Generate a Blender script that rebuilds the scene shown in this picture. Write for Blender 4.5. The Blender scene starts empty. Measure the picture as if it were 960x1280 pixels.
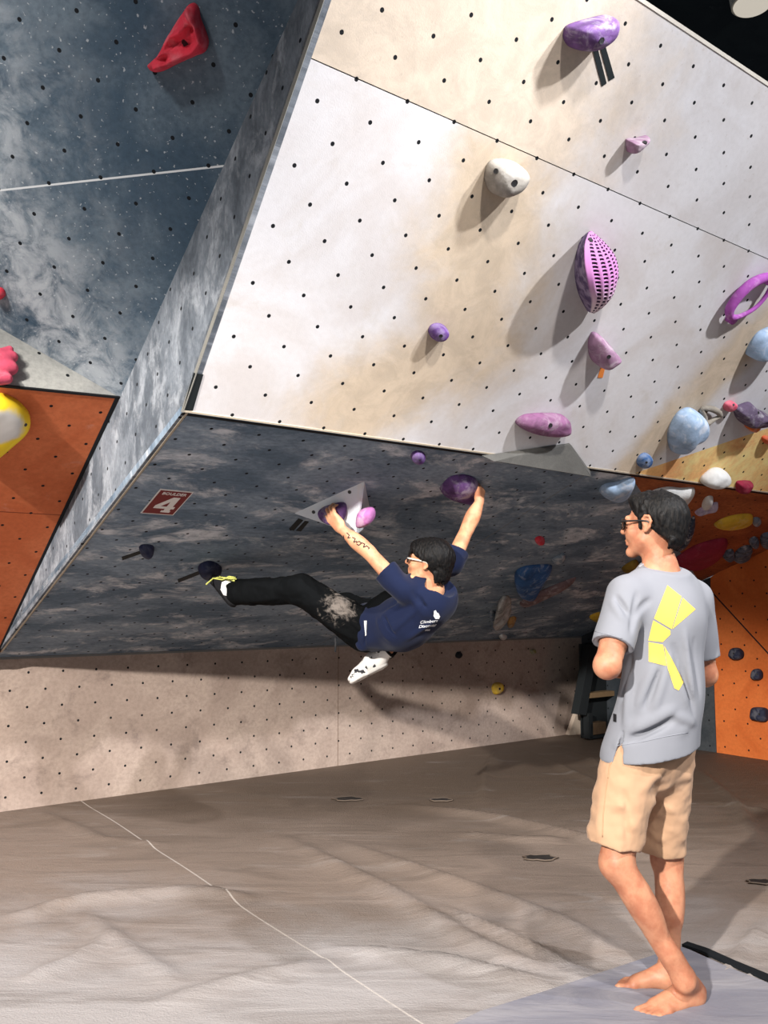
import bpy, bmesh, math, random
import numpy as np
from mathutils import Vector, Matrix, noise as mnoise
from mathutils.bvhtree import BVHTree
random.seed(7)
SC = bpy.context.scene
COL = SC.collection
A3 = lambda *v: np.array(v, dtype=float)
def nrm(v):
    v = np.asarray(v, float); return v/np.linalg.norm(v)

# ------------------------------------------------------------------ camera
FPX, CAMZ = 1100.0, 1.4
PITCH = math.atan(111/1100)
CAM = A3(0, 0, CAMZ)
def ray(x, y):
    cx, cy = (x-480)/FPX, -(y-640)/FPX
    return A3(cx, math.cos(PITCH)-cy*math.sin(PITCH), math.sin(PITCH)+cy*math.cos(PITCH))
def at(x, y, depth):                       # point seen at (x, y) at forward distance depth
    r = ray(x, y); return CAM + r*(depth/r[1])
def on_z(x, y, z=0.0):
    r = ray(x, y); return CAM + r*((z-CAMZ)/r[2])
def project(P):
    P = np.asarray(P, float)-CAM
    fw = P[1]*math.cos(PITCH)+P[2]*math.sin(PITCH); up = -P[1]*math.sin(PITCH)+P[2]*math.cos(PITCH)
    return 480+FPX*P[0]/fw, 640-FPX*up/fw
cam = bpy.data.cameras.new('camera'); camo = bpy.data.objects.new('camera', cam); COL.objects.link(camo)
camo.location = CAM; camo.rotation_euler = (math.pi/2+PITCH, 0, 0)
cam.sensor_fit = 'VERTICAL'; cam.sensor_height = 36; cam.lens = 36*FPX/1280; cam.clip_start = .05; cam.clip_end = 200
SC.camera = camo

class Plane:
    def __init__(s, o, n, u):
        s.o = np.asarray(o, float); s.n = nrm(n); s.u = nrm(np.asarray(u)-s.n*np.dot(u, s.n))
        s.v = np.cross(s.u, s.n); s.v = -s.v if s.v[2] < 0 else s.v
    def hit(s, x, y, off=0.0):
        r = ray(x, y); o = s.o+s.n*off
        return CAM + r*(np.dot(o-CAM, s.n)/np.dot(r, s.n))
    def uv(s, P): d = np.asarray(P)-s.o; return float(d@s.u), float(d@s.v)
    def w(s, u, v, h=0.0): return s.o+s.u*u+s.v*v+s.n*h

# ------------------------------------------------------------------ objects
def link(name, me, parent=None):
    o = bpy.data.objects.new(name, me); COL.objects.link(o)
    if parent is not None:
        o.parent = parent; o.matrix_parent_inverse = parent.matrix_basis.inverted()
    return o
def mesh_obj(name, verts, faces, mat, parent=None, smooth=False, uvs=None):
    me = bpy.data.meshes.new(name); me.from_pydata([tuple(map(float, v)) for v in verts], [], [tuple(f) for f in faces])
    if mat: me.materials.append(mat)
    if smooth: me.polygons.foreach_set('use_smooth', [True]*len(me.polygons))
    if uvs is not None:
        l = me.uv_layers.new(name='uv')
        vi = np.empty(len(me.loops), dtype=np.int32); me.loops.foreach_get('vertex_index', vi)
        l.data.foreach_set('uv', np.asarray(uvs, dtype=np.float32)[vi].ravel())
    me.validate(); me.update()
    return link(name, me, parent)
def recalc(o):
    bm = bmesh.new(); bm.from_mesh(o.data); bmesh.ops.recalc_face_normals(bm, faces=bm.faces); bm.to_mesh(o.data); bm.free()
def tag(o, label=None, cat=None, group=None, kind=None):
    for k, v in (('label', label), ('category', cat), ('group', group), ('kind', kind)):
        if v: o[k] = v
    return o
def empty(name, loc):
    o = bpy.data.objects.new(name, None); COL.objects.link(o); o.location = tuple(map(float, loc)); o.empty_display_size = .05
    bpy.context.view_layer.update(); return o
def localize(o, pl, c):                    # give the object the frame of the wall it sits on
    u, n = Vector(pl.u), Vector(pl.n); v = n.cross(u); c = Vector(tuple(map(float, c)))
    M = Matrix(((u.x, v.x, n.x, c.x), (u.y, v.y, n.y, c.y), (u.z, v.z, n.z, c.z), (0, 0, 0, 1)))
    o.data.transform(M.inverted()); o.data.update(); o.matrix_basis = M
def bevel(o, w, seg=2):
    bm = bmesh.new(); bm.from_mesh(o.data)
    bmesh.ops.bevel(bm, geom=list(bm.edges), offset=w, segments=seg, profile=.6, affect='EDGES')
    bm.to_mesh(o.data); bm.free()
def bvh_of(o):
    me = o.data
    M = o.matrix_basis if o.parent is None else Matrix.Identity(4)
    vs = [M @ v.co for v in me.vertices]
    return BVHTree.FromPolygons(vs, [tuple(p.vertices) for p in me.polygons])
def catmull(pts, n):
    P = np.asarray(pts, float); m = len(P); out = []
    per = max(2, n//m)
    for i in range(m):
        p0, p1, p2, p3 = P[i-1], P[i], P[(i+1) % m], P[(i+2) % m]
        for k in range(per):
            t = k/per
            out.append(.5*((2*p1)+(-p0+p2)*t+(2*p0-5*p1+4*p2-p3)*t*t+(-p0+3*p1-3*p2+p3)*t**3))
    return np.array(out)
def tube(name, pts, rad, mat, parent=None, seg=8, closed=False):
    P = [np.asarray(p, float) for p in pts]; n = len(P)
    rad = [rad]*n if np.isscalar(rad) else rad
    V, F = [], []; prev = None
    for i in range(n):
        a = P[(i-1) % n] if (closed or i) else P[i]; b = P[(i+1) % n] if (closed or i < n-1) else P[i]
        t = nrm(b-a)
        if prev is None:
            prev = nrm(np.cross(t, A3(0.13, .31, .94)))
        x = prev-t*np.dot(prev, t); x = nrm(x); prev = x; y = np.cross(t, x)
        for k in range(seg):
            a_ = 2*math.pi*k/seg; V.append(P[i]+(x*math.cos(a_)+y*math.sin(a_))*rad[i])
    for i in range(n if closed else n-1):
        j = (i+1) % n
        for k in range(seg):
            F.append((i*seg+k, i*seg+(k+1) % seg, j*seg+(k+1) % seg, j*seg+k))
    if not closed:
        F.append(tuple(range(seg))[::-1]); F.append(tuple(range((n-1)*seg, n*seg)))
    o = mesh_obj(name, V, F, mat, parent, True); recalc(o); return o

# ------------------------------------------------------------------ materials
class NT:
    def __init__(s, name):
        s.m = bpy.data.materials.new(name); s.m.use_nodes = True; s.t = s.m.node_tree; s.t.nodes.clear()
        s.out = s.n('ShaderNodeOutputMaterial'); s.b = s.n('ShaderNodeBsdfPrincipled'); s.l(s.b.outputs[0], s.out.inputs[0])
    def n(s, typ, **kw):
        nd = s.t.nodes.new(typ)
        for k, v in kw.items(): setattr(nd, k, v)
        return nd
    def l(s, a, b): s.t.links.new(a, b)
    def sock(s, inp, v):
        if isinstance(v, bpy.types.NodeSocket): s.l(v, inp)
        else:
            if inp.type == 'RGBA' and len(v) == 3: v = (*v, 1)
            inp.default_value = v
    def math(s, op, a, b=None, c=None, clamp=False):
        nd = s.n('ShaderNodeMath', operation=op); nd.use_clamp = clamp
        for i, v in enumerate((a, b, c)):
            if v is not None: s.sock(nd.inputs[i], v)
        return nd.outputs[0]
    def mix(s, f, a, b):
        nd = s.n('ShaderNodeMix', data_type='RGBA'); s.sock(nd.inputs[0], f); s.sock(nd.inputs[6], a); s.sock(nd.inputs[7], b); return nd.outputs[2]
    def coord(s, kind): return s.n('ShaderNodeTexCoord').outputs[kind]
    def mapping(s, vec, sc=(1, 1, 1), loc=(0, 0, 0), rot=(0, 0, 0)):
        nd = s.n('ShaderNodeMapping'); s.l(vec, nd.inputs[0]); nd.inputs[1].default_value = loc; nd.inputs[2].default_value = rot; nd.inputs[3].default_value = sc; return nd.outputs[0]
    def noise(s, vec, scale, detail=4, rough=.55, dist=0.0):
        nd = s.n('ShaderNodeTexNoise'); s.l(vec, nd.inputs['Vector']); nd.inputs['Scale'].default_value = scale
        nd.inputs['Detail'].default_value = detail; nd.inputs['Roughness'].default_value = rough; nd.inputs['Distortion'].default_value = dist; return nd.outputs[0]
    def ramp(s, v, lo, hi):
        nd = s.n('ShaderNodeMapRange'); nd.interpolation_type = 'SMOOTHSTEP'; s.l(v, nd.inputs[0]); nd.inputs[1].default_value = lo; nd.inputs[2].default_value = hi; return nd.outputs[0]
    def bump(s, h, strength, dist=.01):
        nd = s.n('ShaderNodeBump'); s.l(h, nd.inputs['Height']); nd.inputs['Strength'].default_value = strength; nd.inputs['Distance'].default_value = dist; s.l(nd.outputs[0], s.b.inputs['Normal'])
    def done(s, col, rough=.8, spec=.3):
        s.sock(s.b.inputs['Base Color'], col); s.sock(s.b.inputs['Roughness'], rough); s.b.inputs['Specular IOR Level'].default_value = spec; return s.m
def srgb(r, g, b):
    f = lambda c: c/12.92 if c <= .04045 else ((c+.055)/1.055)**2.4
    return (f(r/255), f(g/255), f(b/255))
def plain(name, col, rough=.7, spec=.3, var=.12, scale=30, metal=0):
    t = NT(name); c = t.coord('Object'); n = t.noise(c, scale, 3)
    t.b.inputs['Metallic'].default_value = metal
    return t.done(t.mix(n, tuple(x*(1-var) for x in col), tuple(min(1, x*(1+var)) for x in col)), rough, spec)
PITCH_T = .2345
def tnuts(t, uv, u0, v0, r=.0085):
    """bolt-hole lattice of a climbing panel: 1 inside a hole"""
    sp = t.n('ShaderNodeSeparateXYZ'); t.l(uv, sp.inputs[0]); ds = []
    for k in (0, .5):
        q = []
        for s_, o in ((sp.outputs[0], u0), (sp.outputs[1], v0)):
            a = t.math('MULTIPLY_ADD', s_, 1/PITCH_T, .5-o/PITCH_T+k)
            q.append(t.math('SUBTRACT', t.math('FRACT', a), .5))
        ds.append(t.math('ADD', t.math('MULTIPLY', q[0], q[0]), t.math('MULTIPLY', q[1], q[1])))
    return t.math('LESS_THAN', t.math('MINIMUM', ds[0], ds[1]), (r/PITCH_T)**2)
def wall_mat(name, dark, light, chalk=None, s1=2.2, c1=(.38, .62), s2=5, c2=(.56, .72), stretch=(1, 1, 1), phase=(0, 0), holes=True, speck=0.0, amt=.8, rough=.85, fine=.25, seams=(), hole_col=(.004, .005, .007), rot=0, dist=.6, band=None, dim_zones=(), dim_col=None):
    t = NT(name); uv = t.coord('UV'); m = t.mapping(uv, stretch, rot=(0, 0, rot))
    col = t.mix(t.ramp(t.noise(m, s1, 6, .6, dist), *c1), dark, light)
    if dim_zones:                              # dimmer light painted into the colour along lines across the panel
        sp0 = t.n('ShaderNodeSeparateXYZ'); t.l(uv, sp0.inputs[0]); tot = None; wob = t.math('MULTIPLY_ADD', t.noise(uv, 2.6, 7, .66, .5), 1.5, -.75)
        for (a, b, w) in dim_zones:
            a, b = np.array(a), np.array(b); d = nrm(b-a); L = float(np.linalg.norm(b-a)); nx, ny = -d[1], d[0]
            e = t.math('ADD', t.math('MULTIPLY_ADD', sp0.outputs[0], nx, -(a[0]*nx+a[1]*ny)), t.math('MULTIPLY', sp0.outputs[1], ny))
            f = t.math('ADD', t.math('MULTIPLY_ADD', sp0.outputs[0], d[0], -(a[0]*d[0]+a[1]*d[1])-L/2), t.math('MULTIPLY', sp0.outputs[1], d[1]))
            f = t.math('MAXIMUM', t.math('SUBTRACT', t.math('ABSOLUTE', f), L/2), 0)
            r = t.math('ADD', t.math('MULTIPLY', t.math('SQRT', t.math('ADD', t.math('MULTIPLY', e, e), t.math('MULTIPLY', f, f))), 1/w), wob)
            k = t.math('SUBTRACT', 1, t.ramp(r, .3, 1.25)); tot = k if tot is None else t.math('MAXIMUM', tot, k)
        col = t.mix(tot, col, t.mix(t.ramp(t.noise(m, 6, 7, .7, .8), .35, .65), tuple(x*.82 for x in dim_col), dim_col))
    fn = t.noise(m, 38, 4, .7)
    if fine: col = t.mix(t.math('MULTIPLY', t.ramp(fn, .35, .7), fine), col, tuple(x*.45 for x in dark))
    if chalk:
        a = t.ramp(t.noise(t.mapping(m, loc=(3.7, 1.9, 0)), s2, 9, .72, .45), *c2)
        b = t.ramp(t.noise(t.mapping(m, loc=(9.7, 4.9, 0)), s2*3.2, 5, .7, .6), .3, .62)
        k = t.math('MULTIPLY', t.math('MULTIPLY', a, b), amt)
        if band:                       # chalk wears a zone of the panel: (axis, from, to)
            sp = t.n('ShaderNodeSeparateXYZ'); t.l(uv, sp.inputs[0])
            k = t.math('MULTIPLY', k, t.ramp(t.math('ADD', sp.outputs[band[0]], t.math('MULTIPLY', t.noise(uv, 1.7, 3), band[3])), band[1], band[2]))
        col = t.mix(k, col, chalk)
    if speck:
        sp_ = t.ramp(t.noise(t.mapping(uv, loc=(1, 7, 0)), 55, 2, .5), .66, .72); col = t.mix(t.math('MULTIPLY', sp_, speck), col, chalk or light)
    sp = t.n('ShaderNodeSeparateXYZ'); t.l(uv, sp.inputs[0])
    for ax, p0, wd, c in seams:        # panel joints
        d = t.math('ABSOLUTE', t.math('SUBTRACT', sp.outputs[ax], p0)); col = t.mix(t.math('LESS_THAN', d, wd), col, c)
    if holes:
        h = tnuts(t, uv, *phase); col = t.mix(h, col, hole_col)
    t.bump(t.noise(uv, 160, 3, .6), .12, .004)
    return t.done(col, rough, .25)
# ------------------------------------------------------------------ signed-distance sculpting for organic shapes
def smin(a, b, k):
    if k <= 0: return np.minimum(a, b)
    h = np.clip(.5+.5*(b-a)/k, 0, 1); return b*(1-h)+a*h-k*h*(1-h)
def _cone(P, a, b, r1, r2, fl=None):
    a = np.asarray(a, float); b = np.asarray(b, float)
    if fl is not None:                      # (direction, factor): squash the section along a direction
        d, f = nrm(fl[0]), fl[1]; c = (a+b)/2
        k = 1/f-1; P = [P[i]+k*((P[0]-c[0])*d[0]+(P[1]-c[1])*d[1]+(P[2]-c[2])*d[2])*d[i] for i in range(3)]
        a = a+k*np.dot(a-c, d)*d; b = b+k*np.dot(b-c, d)*d
    ba = b-a; l2 = ba@ba+1e-12; rr = r1-r2; a2 = l2-rr*rr; il2 = 1/l2
    pa = [P[i]-a[i] for i in range(3)]; y = pa[0]*ba[0]+pa[1]*ba[1]+pa[2]*ba[2]; z = y-l2
    x2 = sum((pa[i]*l2-ba[i]*y)**2 for i in range(3)); y2 = y*y*l2; z2 = z*z*l2; k = np.sign(rr)*rr*rr*x2
    d = (np.sqrt(x2*max(a2, 0)*il2)+y*rr)*il2-r1
    d = np.where(np.sign(y)*max(a2, 0)*y2 < k, np.sqrt(x2+y2)*il2-r1, d)
    d = np.where(np.sign(z)*max(a2, 0)*z2 > k, np.sqrt(x2+z2)*il2-r2, d)
    return d
def cone(a, b, r1, r2=None, fl=None):
    r2 = r1 if r2 is None else r2; a = np.asarray(a, float); b = np.asarray(b, float); m = max(r1, r2)
    return (np.minimum(a, b)-m, np.maximum(a, b)+m, lambda P: _cone(P, a, b, r1, r2, fl))
def ell(c, axes, rad):
    c = np.asarray(c, float); a0 = nrm(axes[0]); a1 = nrm(np.asarray(axes[1])-a0*np.dot(axes[1], a0)); R = np.array([a0, a1, np.cross(a0, a1)]); rad = np.asarray(rad, float); m = max(rad)
    def f(P):
        q = [P[i]-c[i] for i in range(3)]; l = [R[j][0]*q[0]+R[j][1]*q[1]+R[j][2]*q[2] for j in range(3)]
        k0 = np.sqrt(sum((l[j]/rad[j])**2 for j in range(3))); k1 = np.sqrt(sum((l[j]/rad[j]**2)**2 for j in range(3)))+1e-9
        return k0*(k0-1)/k1
    return (c-m, c+m, f)
def vnoise(P, seed=0):
    """smooth lattice noise in -1..1 (P: three arrays)"""
    i = [np.floor(p).astype(np.int64) for p in P]; f = [p-q for p, q in zip(P, i)]; f = [x*x*(3-2*x) for x in f]
    def hsh(a, b, c):
        h = (a*374761393+b*668265263+c*2147483647+seed*1274126177) & 0xffffffff
        h = ((h ^ (h >> 13))*1274126177) & 0xffffffff; return ((h ^ (h >> 16)) & 0xffff)/32767.5-1
    r = 0
    for dx in (0, 1):
        for dy in (0, 1):
            for dz in (0, 1):
                r = r+hsh(i[0]+dx, i[1]+dy, i[2]+dz)*(f[0] if dx else 1-f[0])*(f[1] if dy else 1-f[1])*(f[2] if dz else 1-f[2])
    return r
class SDF:
    PAD = .07
    def __init__(s, lo, hi, res):
        s.lo = np.asarray(lo, float); s.res = res; s.n = np.ceil((np.asarray(hi)-s.lo)/res).astype(int)+1
        s.d = np.full(s.n, .2, dtype=np.float32)
        s.ax = [s.lo[i]+np.arange(s.n[i])*res for i in range(3)]
    def _sl(s, lo, hi, pad):
        a = np.clip(np.floor((lo-pad-s.lo)/s.res).astype(int), 0, s.n); b = np.clip(np.ceil((hi+pad-s.lo)/s.res).astype(int)+1, 0, s.n)
        if np.any(b <= a): return None, None
        sl = tuple(slice(a[i], b[i]) for i in range(3))
        P = [s.ax[0][sl[0]][:, None, None], s.ax[1][sl[1]][None, :, None], s.ax[2][sl[2]][None, None, :]]
        return sl, P
    def add(s, prim, k=.02):
        sl, P = s._sl(prim[0], prim[1], s.PAD)
        if sl: s.d[sl] = smin(s.d[sl], prim[2](P), k)
    def sub(s, prim, k=.005):
        sl, P = s._sl(prim[0], prim[1], s.PAD)
        if sl: s.d[sl] = -smin(-s.d[sl], prim[2](P), k)
    def cut(s, p, n, k=.004, near=None):
        """remove the side the normal points to (optionally only near a point: (centre, radius))"""
        n = nrm(n); p = np.asarray(p, float)
        if near is None: lo, hi = s.lo, s.lo+s.n*s.res
        else: lo, hi = np.asarray(near[0])-near[1], np.asarray(near[0])+near[1]
        sl, P = s._sl(lo, hi, 0)
        if not sl: return
        e = (P[0]-p[0])*n[0]+(P[1]-p[1])*n[1]+(P[2]-p[2])*n[2]
        if near is not None:
            r = np.sqrt(sum((P[i]-near[0][i])**2 for i in range(3)))-near[1]; e = np.minimum(e, -r)
        s.d[sl] = -smin(-s.d[sl], -e, k)
    def warp(s, fn, band=.05):
        m = np.nonzero(np.abs(s.d) < band); P = [s.ax[i][m[i]] for i in range(3)]
        s.d[m] += fn(P).astype(np.float32)
    def surf(s, x, y, a=None, b=None):
        """first point of the surface seen at (x, y)"""
        r = nrm(ray(x, y)); t = np.arange(1.5, 7.5, s.res*.5); P = CAM+t[:, None]*r; i = np.round((P-s.lo)/s.res).astype(int)
        ok = np.all((i >= 0) & (i < s.n), axis=1)
        if not ok.any(): return CAM+r*3
        i = i[ok]; P = P[ok]; v = s.d[i[:, 0], i[:, 1], i[:, 2]]; k = int(np.argmax(v < 0)) if (v < 0).any() else int(np.argmin(v))
        return P[k]
    def mesh(s, name, mat, parent=None, smooth=1):
        d = s.d; ins = d < 0; nx, ny, nz = d.shape
        c = np.zeros((nx-1, ny-1, nz-1), dtype=np.uint8)
        for i in (0, 1):
            for j in (0, 1):
                for k in (0, 1): c += ins[i:nx-1+i, j:ny-1+j, k:nz-1+k]
        cells = np.argwhere((c > 0) & (c < 8)); idx = np.full(c.shape, -1, dtype=np.int32)
        cx, cy, cz = cells.T; idx[cx, cy, cz] = np.arange(len(cells))
        co = np.zeros((len(cells), 3)); cnt = np.zeros(len(cells))
        cor = [(i, j, k) for i in (0, 1) for j in (0, 1) for k in (0, 1)]; val = {q: d[cx+q[0], cy+q[1], cz+q[2]] for q in cor}
        for q in cor:
            for ax in range(3):
                if q[ax] == 0:
                    r = list(q); r[ax] = 1; r = tuple(r); a, b = val[q], val[r]; m = (a < 0) != (b < 0)
                    t = np.where(m, a/(a-b+1e-20), 0); p = np.tile(np.array(q, float), (len(cells), 1)); p[:, ax] += t
                    co[m] += p[m]; cnt[m] += 1
        V = s.lo+(cells+co/cnt[:, None])*s.res; Fs = []
        for ax in range(3):
            o1, o2 = (ax+1) % 3, (ax+2) % 3
            sl0 = [slice(None)]*3; sl1 = [slice(None)]*3; sl0[ax] = slice(0, -1); sl1[ax] = slice(1, None)
            A, Bn = ins[tuple(sl0)], ins[tuple(sl1)]; e = np.argwhere(A != Bn)
            e = e[(e[:, o1] > 0) & (e[:, o2] > 0) & (e[:, o1] < d.shape[o1]-1) & (e[:, o2] < d.shape[o2]-1)]
            if not len(e): continue
            def g(d1, d2):
                q = e.copy(); q[:, o1] -= d1; q[:, o2] -= d2; return idx[q[:, 0], q[:, 1], q[:, 2]]
            quad = np.stack([g(1, 1), g(0, 1), g(0, 0), g(1, 0)], 1); fl = ~A[e[:, 0], e[:, 1], e[:, 2]]
            quad[fl] = quad[fl][:, ::-1]; Fs.append(quad)
        Fq = np.concatenate(Fs); Fq = Fq[(Fq >= 0).all(1)]
        for _ in range(smooth):                       # one light relaxation removes grid stepping
            acc = np.zeros_like(V); w = np.zeros(len(V))
            for a, b in ((0, 1), (1, 2), (2, 3), (3, 0)):
                np.add.at(acc, Fq[:, a], V[Fq[:, b]]); np.add.at(acc, Fq[:, b], V[Fq[:, a]]); np.add.at(w, Fq[:, a], 1); np.add.at(w, Fq[:, b], 1)
            V = V*.5+.5*acc/np.maximum(w, 1)[:, None]
        me = bpy.data.meshes.new(name); me.vertices.add(len(V)); me.vertices.foreach_set('co', V.astype(np.float32).ravel())
        me.loops.add(Fq.size); me.loops.foreach_set('vertex_index', Fq.astype(np.int32).ravel())
        me.polygons.add(len(Fq)); me.polygons.foreach_set('loop_start', np.arange(0, Fq.size, 4, dtype=np.int32)); me.polygons.foreach_set('use_smooth', np.ones(len(Fq), dtype=bool))
        me.update(); me.validate()
        if mat: me.materials.append(mat)
        return link(name, me, parent)
# ------------------------------------------------------------------ planes of the climbing walls
Uax, Nax = A3(.79569, .60570, 0), A3(.60570, -.79569, 0); Zax = A3(0, 0, 1)
K0 = A3(-2.55838, 6.03400, 0)
def kw(u, w, z): return K0+Uax*u+Nax*w+Zax*z       # along the kicker, out from it, up
thO, thW = math.radians(68.8), math.radians(40.4)
PK = Plane(K0, Nax, Uax)
PO = Plane(kw(0, 0, 1.02), Nax*math.cos(thO)-Zax*math.sin(thO), Uax)
B_ = PO.hit(228, 515); PO.o = B_
PW = Plane(B_, Nax*math.cos(thW)-Zax*math.sin(thW), Uax)
UC = -.10; UR = 5.9
PC = Plane(B_, -Uax, Nax)                            # left end of the prow
PR = Plane(kw(UR, 0, 0), -Uax, Nax)
Ap = PC.hit(0, 812); Cp = PC.hit(150, 497); Dp = PC.hit(372, 0)
uvK = lambda P: (float((P-K0)@Uax), float((P-K0)@Nax), float(P[2]))
n_ = np.cross(Uax, Cp-Ap); n_ = -n_ if n_[1] > 0 else n_
PG = Plane(Cp, n_, Uax)                              # lower left orange wall
hb = A3(.97802, -.2085, 0); n_ = np.cross(hb, Dp-Cp); n_ = -n_ if n_[1] > 0 else n_
PL = Plane(Cp, n_, hb)                               # upper left blue wall
T1 = PL.hit(-160, 318); T2 = PG.hit(-160, 466); n_ = np.cross(T1-Cp, T2-Cp); n_ = -n_ if n_[1] > 0 else n_
PT = Plane(Cp, n_, Uax)                              # grey wedge between them
for p in (PG, PL, PT):
    if np.dot(p.n, CAM-p.o) < 0: p.n = -p.n

def panel(name, pl, pts, mat, thick=.03, kind='structure', parent=None, front=0.0):
    """a sheet of boarding: outline on the plane's face, real thickness behind it, UV in metres"""
    P = [np.asarray(p) for p in pts]; n = len(P); V = [p+pl.n*front for p in P]+[p-pl.n*thick for p in P]
    F = [tuple(range(n)), tuple(range(2*n-1, n-1, -1))]+[(i, n+i, n+(i+1) % n, (i+1) % n) for i in range(n)]
    o = mesh_obj(name, V, F, mat, parent, uvs=[pl.uv(v) for v in V]); recalc(o)
    localize(o, pl, sum(P)/n)
    if kind: o['kind'] = kind
    return o
# colours
slate, slate2, chalkc = srgb(47, 57, 66), srgb(74, 84, 93), srgb(168, 172, 176)
M_O = wall_mat('overhang_paint', srgb(98, 116, 134), srgb(142, 158, 174), srgb(236, 238, 242), s1=2.6, s2=3.0, c2=(.5, .64), stretch=(.62, 1.25, 1), phase=(.06, .02), amt=.7, fine=.45, seams=((0, 2.62, .0035, srgb(120, 122, 122)),), rot=.12)
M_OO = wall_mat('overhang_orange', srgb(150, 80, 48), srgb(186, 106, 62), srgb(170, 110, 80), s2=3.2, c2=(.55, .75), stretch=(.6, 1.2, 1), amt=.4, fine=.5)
uq = lambda x, y: PW.uv(PW.hit(x, y))
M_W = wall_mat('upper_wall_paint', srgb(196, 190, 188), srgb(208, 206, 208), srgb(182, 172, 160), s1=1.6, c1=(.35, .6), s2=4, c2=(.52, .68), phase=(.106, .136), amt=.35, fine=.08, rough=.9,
               dim_zones=((uq(610, 260), uq(585, 430), .42), (uq(590, 420), uq(430, 520), .34), (uq(960, 400), uq(790, 585), .22)), dim_col=srgb(198, 180, 158))  # beige bands paint in the dimmer gap between the lamp pools
M_WT = wall_mat('upper_wall_top_paint', srgb(198, 194, 194), srgb(208, 206, 208), srgb(160, 146, 134), s1=2.2, s2=4, c2=(.5, .7), phase=(.106, .136), amt=.2, fine=.1, rough=.9, speck=.25,
               dim_zones=((uq(330, -60), uq(660, 90), .80),), dim_col=srgb(206, 190, 172))  # beige at the upper left paints in its weaker light
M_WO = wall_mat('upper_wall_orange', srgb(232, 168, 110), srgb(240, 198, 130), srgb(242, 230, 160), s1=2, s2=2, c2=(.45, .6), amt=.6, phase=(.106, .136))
M_K = wall_mat('kicker_paint', srgb(166, 147, 135), srgb(184, 165, 152), srgb(112, 97, 90), s1=1.8, s2=3.5, c2=(.5, .66), phase=(.03, .09), amt=.55, fine=.3, seams=((0, 2.72, .003, srgb(120, 100, 86)),))
M_C = wall_mat('prow_side_paint', srgb(86, 92, 100), srgb(120, 126, 134), srgb(166, 170, 176), s1=3.4, s2=4.2, c2=(.45, .62), stretch=(1.5, .8, 1), phase=(.08, .1), amt=.7, fine=.4, rot=.6)
M_L = wall_mat('left_wall_paint', srgb(58, 76, 92), srgb(92, 106, 118), srgb(178, 182, 186), s1=1.7, c1=(.4, .6), s2=2.2, c2=(.34, .52), phase=(.032, .076), amt=1.0, fine=.35, speck=.6, seams=((1, 1.0063, .004, srgb(200, 202, 204)),), band=(0, .95, -.1, .9))
M_G = wall_mat('left_wall_orange', srgb(190, 98, 58), srgb(208, 116, 74), srgb(196, 152, 136), s1=2, s2=3.2, c2=(.58, .72), phase=(.06, .0), amt=.6, fine=.25, seams=((1, PG.uv(PG.hit(60, 643))[1], .003, srgb(110, 48, 26)),))
M_T = wall_mat('left_wedge_paint', srgb(132, 132, 130), srgb(158, 157, 152), srgb(110, 112, 112), s2=3, amt=.5, phase=(.0, .1), fine=.3)
M_R = wall_mat('right_wall_orange', srgb(206, 104, 48), srgb(222, 120, 60), srgb(176, 78, 40), s1=2, s2=4, c2=(.56, .7), phase=(.02, .06), amt=.5, fine=.2)
M_RP = wall_mat('right_wall_dark_panel', srgb(48, 54, 60), srgb(70, 74, 78), srgb(110, 112, 112), s2=4, amt=.3, phase=(.1, .05))
M_CE = wall_mat('ceiling_black', srgb(22, 30, 36), srgb(34, 42, 46), srgb(90, 96, 98), s2=6, c2=(.62, .72), amt=.5, holes=False, seams=((0, 3.2, .01, srgb(8, 10, 12)), (0, 4.4, .01, srgb(8, 10, 12)), (1, 1.3, .01, srgb(8, 10, 12))))
M_ply = plain('plywood_edge', srgb(176, 164, 146), .8, .2, .2, 60)
M_dark = plain('dark_joint', (.008, .009, .011), .8)

WT = (4.356-2.9882)/Nax.dot(Nax)/math.sin(thW)
Wp = lambda u, v: PW.w(u, v)
uW = lambda x, y: PW.uv(PW.hit(x, y))
vs = uW(382, 70)[1]; vt = uW(880, 52)[1]; ue = UR+.1
o1 = uW(786, 599)[0]; ox, oy = uW(960, 535); ox2 = ox+(ox-o1)*1.2; oy2 = oy*2.2
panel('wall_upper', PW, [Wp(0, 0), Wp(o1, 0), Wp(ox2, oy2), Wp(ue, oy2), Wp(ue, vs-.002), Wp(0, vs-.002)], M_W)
panel('wall_upper_top', PW, [Wp(0, vs+.002), Wp(ue, vs+.002), Wp(ue, vt), Wp(0, vt)], M_WT)
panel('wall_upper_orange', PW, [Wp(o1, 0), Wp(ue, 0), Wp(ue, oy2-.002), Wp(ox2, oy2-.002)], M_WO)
panel('wall_upper_backing', PW, [Wp(.02, .02), Wp(ue, .02), Wp(ue, vt-.02), Wp(.02, vt-.02)], M_dark, .03, front=-.032)
# overhang
uO = lambda x, y: PO.uv(PO.hit(x, y))
Op = lambda u, v: PO.w(u, v)
vk = -(B_[2]-1.02)/PO.v[2]
oa = uO(779, 597)[0]; ob, obv = uO(887, 727); obu = UR-uvK(B_)[0]
panel('wall_overhang', PO, [Op(0, 0), Op(oa, 0), Op(obu, obv), Op(obu, vk), Op(0, vk)], M_O)
panel('wall_overhang_orange', PO, [Op(oa, 0), Op(obu+.02, 0), Op(obu+.02, obv), Op(obu, obv)], M_OO)
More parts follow.
